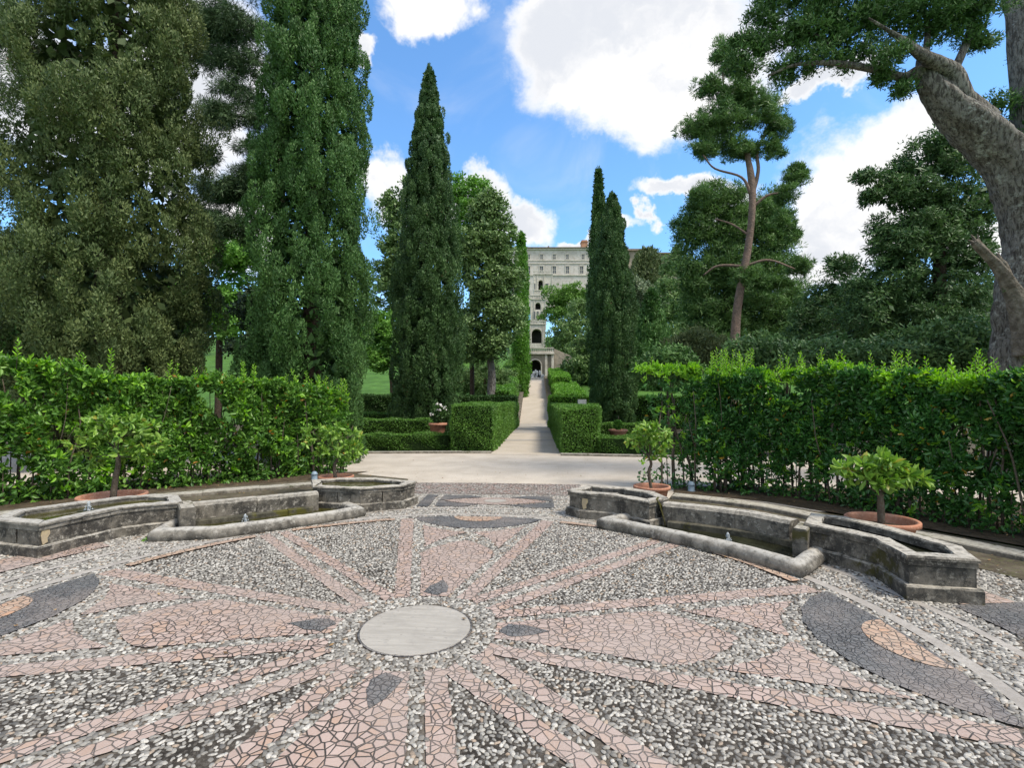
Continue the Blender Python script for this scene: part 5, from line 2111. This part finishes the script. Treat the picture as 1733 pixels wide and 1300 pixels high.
vcypress('slim dark cypress behind and left of the right hand cypress', 1013, 640, 282, 55, 42, 'lf_cyp_dark', 700, 40, (.30, .11), (.40, 1.0), seed=105)
vcypress('slim bright green cypress at the left edge of the rising path', 882, 640, 392, 45, 25, 'lf_green', 600, 45, (.24, .09), (.36, .9), tall, seed=106)

# broadleaf and conifers beyond
blob_tree('big grey green holm oak between the left cypress and the path', [(832, 400, 40, 60), (862, 470, 26, 70), (858, 400, 22, 40), (858, 550, 24, 50), (835, 350, 25, 25), (822, 470, 48, 70), (842, 520, 38, 60), (800, 560, 42, 55), (838, 585, 33, 38), (815, 350, 22, 30), (790, 430, 30, 60)],
          31, 'lf_oak', .55, 60, (.20, .11), trunk=[(828, 672, 16), (832, 640, 13), (828, 590, 11), (835, 540, 8)], seed=111, name='oak_tree', bark='bark_grey', dens=1.25, core=2)
blob_tree('holm oak with silvery leaves left of the pointed cypress', [(668, 360, 28, 45), (690, 430, 45, 80), (662, 440, 30, 60), (665, 500, 40, 70), (695, 325, 22, 30), (700, 520, 40, 60)],
          36, 'lf_oak', .6, 55, (.22, .12), trunk=[(680, 690, 10), (682, 600, 9), (680, 500, 7)], seed=112, name='oak_tree', dens=1.2, core=2)
blob_tree('sunny yellow green tree top behind the pointed cypress', [(795, 360, 32, 50), (782, 320, 26, 32), (805, 320, 20, 26), (800, 420, 30, 50), (770, 400, 24, 60)],
          32.5, 'lf_green', .5, 60, (.19, .10), trunk=[(800, 650, 8), (798, 500, 7)], seed=113, name='broadleaf_tree')
blob_tree('small dark broadleaf tree with thin trunk on the left lawn', [(645, 580, 32, 40), (655, 610, 28, 22), (625, 600, 18, 25), (650, 545, 26, 25)],
          33, 'lf_green', .42, 60, (.19, .11), trunk=[(666, 660, 8), (662, 630, 7), (655, 590, 5)], seed=114, name='broadleaf_tree')
blob_tree('umbrella pine with a bright rounded top in front of the villa', [(962, 500, 38, 22), (945, 512, 22, 18), (985, 508, 22, 22), (960, 535, 38, 25)],
          95, 'lf_pine_lit', 1.1, 45, (.5, .22), trunk=[(965, 600, 4), (962, 540, 4)], seed=115, name='pine_tree', bark='bark_pine')
blob_tree('grey green oak right of the stacked loggias', [(965, 560, 42, 32), (985, 530, 22, 22), (950, 590, 26, 20), (985, 590, 26, 26)],
          75, 'lf_oak', .95, 50, (.36, .2), trunk=[(975, 660, 6), (972, 590, 6)], seed=116, name='oak_tree')
blob_tree('dark oak beside the rising path below the right cypress', [(985, 600, 30, 30), (975, 630, 25, 25), (1000, 640, 25, 30), (1005, 580, 22, 40)],
          50, 'lf_oak', .65, 50, (.26, .15), trunk=[(978, 665, 7), (980, 630, 6), (982, 600, 5)], seed=117, name='oak_tree', bark='bark_grey')
vcypress('brownish conical pine crown just under the villa wing', 1096, 600, 420, 110, 66, 'lf_brown', 300, 60, (.7, .22), (1.1, 2.4), [(0, .6), (.5, .9), (.75, 1.0), (.92, .75), (1, .3)], seed=118, name='conifer_tree')
blob_tree('pale grey green oak crown beside the right cypress', [(1088, 498, 24, 28), (1070, 490, 20, 30), (1100, 520, 22, 30)], 80, 'lf_oak_pale', 1.0, 50, (.40, .24),
          trunk=[(1088, 640, 6), (1088, 540, 5)], seed=119, name='oak_tree')
vcypress('light green conical conifer right of the right cypress', 1102, 640, 492, 48, 72, 'lf_cyp', 650, 50, (.30, .09), (.5, 1.0), [(0, .9), (.2, 1.0), (.5, .85), (.75, .55), (.92, .25), (1, .03)], seed=120, name='conifer_tree', lo=.15)
blob_tree('dark rounded oak behind the conical conifer', [(1140, 510, 30, 40), (1125, 490, 22, 22), (1150, 560, 30, 50), (1140, 452, 22, 26), (1150, 430, 14, 20)], 70, 'lf_oak', .95, 50, (.36, .2),
          trunk=[(1140, 650, 7), (1140, 560, 6)], seed=121, name='oak_tree')
blob_tree('low feathery brown green shrub mass behind the right hedge', [(1150, 595, 30, 35), (1185, 590, 40, 38), (1210, 600, 28, 35), (1100, 620, 28, 25)], 26, 'lf_brown', .45, 50, (.20, .06),
          trunk=[(1180, 660, 8), (1182, 600, 6)], seed=122, name='juniper_shrub', cat='shrub', up=.7)

# tall pine with bare leaning trunk
blob_tree('tall pine with a bare reddish leaning trunk and clumped crown',
          [(1222, 85, 24, 26), (1240, 110, 28, 20), (1200, 150, 30, 20), (1250, 160, 40, 25), (1185, 215, 30, 30), (1225, 205, 42, 38), (1280, 190, 42, 34), (1315, 220, 26, 34), (1190, 255, 30, 18), (1250, 250, 42, 20),
           (1310, 255, 20, 14), (1345, 300, 24, 20), (1330, 325, 24, 18), (1355, 290, 14, 10), (1325, 370, 22, 22), (1340, 395, 14, 14), (1350, 450, 24, 20), (1310, 480, 30, 12), (1270, 470, 30, 22),
           (1285, 505, 26, 10), (1190, 330, 22, 12)],
          24, 'lf_pine', .27, 48, (.22, .032), trunk=[(1238, 640, 17), (1244, 560, 15), (1255, 480, 13), (1266, 420, 12), (1273, 360, 11), (1272, 310, 12), (1266, 270, 9), (1260, 235, 5)],
          tubes=[([(1273, 330, 7), (1283, 290, 6), (1282, 255, 5), (1300, 215, 3)], .1), ([(1271, 330, 6), (1255, 300, 4), (1210, 285, 3), (1190, 262, 2)], -.2), ([(1274, 350, 5), (1300, 330, 4), (1335, 325, 2)], -.2),
                 ([(1262, 450, 5), (1300, 440, 4), (1345, 455, 2)], -.2), ([(1258, 450, 5), (1215, 450, 4), (1190, 466, 2)], .2), ([(1270, 400, 4), (1240, 380, 3), (1210, 370, 2)], .2),
                 ([(1258, 260, 4), (1235, 220, 3), (1225, 150, 3), (1222, 95, 2)], 0)],
          seed=131, name='pine_tree', bark='bark_pine', up=.4, outw=1.0, jit=.5, dens=1.15, core=1.2, split=(7, .45, .65), rag=.26, shellc=.3)
blob_tree('dense dark pine standing behind the leaning trunk', [(1180, 350, 24, 22), (1165, 400, 30, 38), (1215, 400, 40, 45), (1200, 460, 50, 50), (1290, 400, 42, 48), (1310, 350, 25, 25), (1300, 450, 40, 45), (1190, 530, 45, 50), (1240, 520, 40, 55), (1300, 540, 45, 55), (1165, 470, 26, 30), (1330, 560, 25, 40), (1235, 340, 30, 30), (1200, 335, 35, 25), (1180, 370, 34, 34), (1240, 385, 44, 40), (1290, 350, 30, 30), (1320, 400, 26, 34), (1345, 500, 26, 40), (1250, 450, 50, 50), (1270, 500, 50, 50), (1210, 570, 60, 40)],
          29, 'lf_pine', .50, 60, (.22, .045), trunk=[(1230, 650, 16), (1230, 540, 12), (1228, 430, 8)], seed=132, name='pine_tree', up=.35, outw=.8, dens=1.9, core=3)
# right dark yew group
blob_tree('large dark yew with drooping sprays behind the right hedge', [(1570, 270, 45, 35), (1530, 330, 50, 40), (1600, 330, 60, 50), (1500, 385, 30, 22), (1560, 410, 70, 50), (1640, 410, 50, 60), (1480, 330, 16, 10), (1500, 470, 60, 45), (1600, 490, 80, 60), (1470, 530, 60, 50), (1560, 560, 80, 60), (1660, 560, 60, 70), (1470, 300, 14, 7), (1590, 240, 30, 20), (1620, 275, 45, 35), (1660, 340, 45, 50), (1540, 300, 40, 30), (1580, 370, 60, 40), (1520, 420, 50, 40)],
          17, 'lf_yew', .34, 70, (.15, .045), trunk=[(1590, 650, 26), (1590, 500, 20), (1588, 380, 12)], seed=133, name='yew_tree', up=-.05, outw=.9, dens=1.0, core=2)
blob_tree('lower dark yew left of the large one', [(1430, 450, 30, 25), (1400, 500, 34, 28), (1450, 500, 40, 35), (1380, 560, 45, 45), (1440, 570, 55, 50), (1330, 590, 30, 30), (1360, 530, 20, 18)],
          20, 'lf_yew', .38, 65, (.16, .05), trunk=[(1410, 650, 18), (1412, 540, 12)], seed=134, name='yew_tree', up=0, outw=.9, dens=1.0, core=2)
blob_tree('bright small bush left of the dark yews', [(1335, 590, 26, 24), (1315, 600, 18, 18)], 22, 'lf_cyp', .3, 50, (.14, .06), trunk=[(1330, 650, 6), (1332, 600, 4)], seed=135, name='yew_shrub', cat='shrub', lo=.2)

# ancient leaning cypress at the right edge
Yo = 9.3
blob_tree('ancient leaning cypress with a huge lichened trunk at the right edge',
          [(1300, 25, 42, 30), (1345, 60, 42, 34), (1290, 75, 28, 22), (1400, 30, 52, 42), (1375, 95, 36, 24), (1440, 90, 40, 26), (1465, 30, 52, 42), (1500, 95, 34, 34, -.3), (1530, 25, 52, 46), (1490, 135, 18, 14),
           (1585, 35, 50, 40), (1640, 30, 46, 42), (1660, 65, 28, 20), (1420, 60, 40, 30), (1330, 120, 30, 20), (1560, -40, 120, 50), (1400, -40, 100, 50), (1255, 110, 26, 18), (1320, -30, 60, 40), (1680, -20, 60, 50), (1525, 150, 14, 12), (1250, 70, 20, 18)],
          Yo, 'lf_cyp', .20, 60, (.085, .022), base=at(1735, 600, Yo)[0],
          trunk=[(1738, 640, 122), (1745, 560, 102), (1750, 480, 96), (1754, 410, 84), (1744, 340, 84), (1712, 278, 74), (1660, 226, 66), (1614, 186, 56), (1582, 150, 44), (1566, 122, 30), (1560, 98, 16)],
          tubes=[([(1668, 215, 44), (1630, 170, 34), (1615, 128, 28), (1590, 108, 24), (1560, 92, 17), (1530, 70, 12), (1505, 52, 6), (1470, 30, 3)], -.08),
                 ([(1580, 150, 30), (1560, 122, 24), (1528, 130, 15), (1484, 118, 12), (1430, 108, 10), (1376, 106, 7), (1336, 112, 5), (1300, 128, 3)], -.03),
                 ([(1575, 145, 22), (1600, 130, 16), (1640, 165, 20), (1680, 200, 26)], .1),
                 ([(1565, 100, 12), (1570, 50, 9), (1560, 0, 7), (1550, -60, 5)], .05), ([(1615, 120, 14), (1640, 60, 12), (1650, 0, 9)], .05), ([(1430, 108, 7), (1400, 70, 5), (1360, 50, 4), (1300, 30, 3)], 0)],
          seed=141, name='ancient_cypress', bark='bark_grey', up=.35, outw=.7, jit=.5, dens=1.1, core=2.5, fine=True)
st_ = blob_tree('broken grey branch stub on the ancient cypress trunk', [(1700, 490, 3, 3)], Yo - .5, 'lf_cyp', .02, 3, (.03, .01), base=at(1715, 520, Yo - .5)[0],
                fine=True, split=None, zb=1.2, trunk=[(1745, 600, 50), (1735, 545, 38), (1722, 508, 28), (1706, 478, 22), (1688, 450, 17), (1669, 430, 15), (1655, 415, 14), (1649, 408, 12)], tubes=[([(1704, 475, 18), (1698, 450, 13), (1691, 440, 10), (1689, 428, 3)], 0), ([(1654, 413, 7), (1647, 402, 4), (1643, 397, 1)], 0), ([(1650, 412, 6), (1643, 408, 3), (1638, 406, 1)], 0), ([(1658, 412, 6), (1655, 401, 2), (1654, 396, 1)], 0)], seed=142, name='dead_branch', bark='dead_wood', cat='branch', core=0)
blob_tree('second straight grey trunk leaning in at the right edge', [(1700, 180, 28, 22), (1725, 230, 30, 30), (1690, 235, 16, 14), (1760, 120, 40, 60)],
          11.5, 'lf_cyp', .2, 40, (.10, .03), base=at(1790, 600, 11.5)[0], trunk=[(1800, 640, 110), (1785, 450, 95), (1772, 300, 90), (1762, 150, 84), (1756, 0, 80), (1750, -80, 70)], seed=143, name='leaning_trunk_tree', bark='bark_grey', dens=.8)

# left side background
blob_tree('feathery cedar with drooping sprays between the two big left cypresses',
          [(390, 40, 60, 30), (420, 110, 46, 26), (380, 190, 52, 26), (430, 250, 40, 20), (375, 320, 55, 18), (415, 330, 40, 12), (400, 160, 40, 30), (350, 100, 40, 30), (360, 30, 50, 40), (420, 290, 40, 24), (360, 380, 50, 30), (410, 390, 40, 26), (400, -60, 80, 50), (440, 200, 30, 24), (340, 260, 30, 20)],
          19, 'lf_cedar', .34, 60, (.20, .022), trunk=[(470, 650, 24), (472, 400, 20), (474, 150, 16), (476, -80, 10)],
          tubes=[([(472, 350, 8), (420, 338, 6), (360, 335, 4), (330, 345, 2)], .2), ([(473, 215, 7), (440, 200, 5), (385, 195, 3)], .2), ([(473, 120, 7), (430, 105, 5), (370, 100, 3)], .2)], seed=151, name='cedar_tree', up=-.35, outw=1.0, jit=.4, dens=1.1, shellc=.15, core=0, split=(8, .55, 1.0))
blob_tree('cedar with a thick dark limb at the left picture edge',
          [(20, 20, 60, 30), (60, 140, 50, 24), (10, 170, 50, 22), (40, 250, 45, 14), (20, 320, 60, 40), (30, 400, 70, 60), (0, 480, 70, 60), (60, 560, 60, 50), (-80, 100, 80, 80), (20, 60, 40, 30)],
          17, 'lf_cedar', .38, 48, (.22, .024), base=at(-60, 600, 17)[0], trunk=[(-60, 650, 50), (-60, 400, 44), (-56, 150, 36), (-50, -80, 20)],
          tubes=[([(-50, 40, 26), (0, 65, 22), (60, 88, 17), (130, 95, 12), (200, 98, 7)], -.1), ([(50, 90, 9), (58, 150, 7), (50, 240, 4)], 0)], seed=152, name='cedar_tree', up=-.3, outw=1.0, jit=.35, dens=.85, shellc=.3, core=0)
blob_tree('dark green broad tree behind the left cypress', [(370, 425, 60, 45), (415, 440, 30, 40), (400, 490, 45, 50), (350, 530, 60, 50), (410, 560, 40, 35), (300, 500, 50, 60)],
          30, 'lf_green', .55, 55, (.24, .12), trunk=[(370, 640, 12), (372, 560, 10)], seed=153, name='broadleaf_tree', dens=.9)
blob_tree('dark tree trunked group left of the tall cypress', [(425, 520, 30, 50), (440, 590, 30, 30), (405, 590, 26, 22)],
          24, 'lf_black', .42, 50, (.18, .09), trunk=[(430, 650, 20), (428, 560, 14)], seed=154, name='broadleaf_tree')
blob_tree('dark undergrowth tree behind the olive cypress', [(80, 560, 60, 50), (160, 560, 60, 50), (250, 540, 60, 60), (30, 520, 50, 60), (120, 480, 70, 60)],
          22, 'lf_yew', .45, 55, (.20, .09), trunk=[(150, 650, 16), (152, 560, 12)], seed=155, name='broadleaf_tree')

for k, (px, py, rx, ry, Y, mt, lab) in enumerate([
        (1130, 610, 42, 34, 17, 'lf_cyp', 'bushy shrub behind the near end of the right hedge'),
        (1290, 600, 60, 45, 15, 'lf_yew', 'dark shrub behind the foot of the leaning pine'),
        (1400, 600, 60, 45, 14, 'lf_yew', 'dark shrub below the lower yew'),
        (1520, 600, 70, 50, 13.5, 'lf_yew', 'dark shrub below the large yew'),
        (1630, 590, 60, 55, 13, 'lf_yew', 'dark shrub left of the ancient cypress trunk'),
        (820, 640, 50, 26, 36, 'lf_oak', 'shrubs under the big holm oak'),
        (715, 640, 40, 20, 42, 'lf_oak', 'shrub behind the pointed left cypress'),
        (60, 590, 70, 40, 12, 'lf_cyp', 'green shrub at the left edge behind the left hedge'),
        (250, 600, 60, 36, 18, 'lf_yew', 'dark shrub behind the olive cypress trunk'),
        (455, 610, 42, 40, 17, 'lf_yew', 'dark shrub left of the tall green cypress')]):
    blob_tree(lab, [(px, py, rx, ry), (px - rx * .6, py + 14, rx * .6, ry * .8), (px + rx * .6, py + 12, rx * .6, ry * .8)], Y, mt, .36, 55, (.15, .06),
              trunk=[(px, 680, 6), (px, py, 4)], seed=170 + k, name='shrub', cat='shrub')

# far wooded slope behind everything, individual crowns
rr_ = random.Random(12)
far = [(560, 500, 110), (600, 540, 90), (1160, 500, 100), (1240, 510, 90), (1330, 520, 95), (1420, 520, 85), (1500, 520, 80), (1580, 500, 90), (1680, 500, 85), (1780, 500, 80), (480, 500, 90), (300, 490, 85), (200, 470, 80), (90, 460, 85), (-40, 460, 80), (1060, 560, 75), (760, 540, 75), (1045, 520, 120)]
for k, (px, py, Y) in enumerate(far):
    rad = rr_.uniform(45, 62)
    mt = ['lf_oak', 'lf_cedar', 'lf_pine'][k % 3]
    side = 'right' if px > 900 else 'left'
    blob_tree('tree of the distant woods showing between the nearer trees', [(px, py + 20, rad, rad * .8), (px + rr_.uniform(-40, 40), py + 60, rad, rad * .8), (px + rr_.uniform(-30, 30), py - 5, rad * .6, rad * .5)],
              Y, mt, 1.6, 40, (.6, .34), trunk=[(px, py + 140, 8), (px, py + 40, 7)], seed=200 + k, name='distant_tree', group='distant trees of the wooded slope', dens=1.0)
print('objects', len(bpy.data.objects), 'polys', sum(len(m.polygons) for m in bpy.data.meshes))
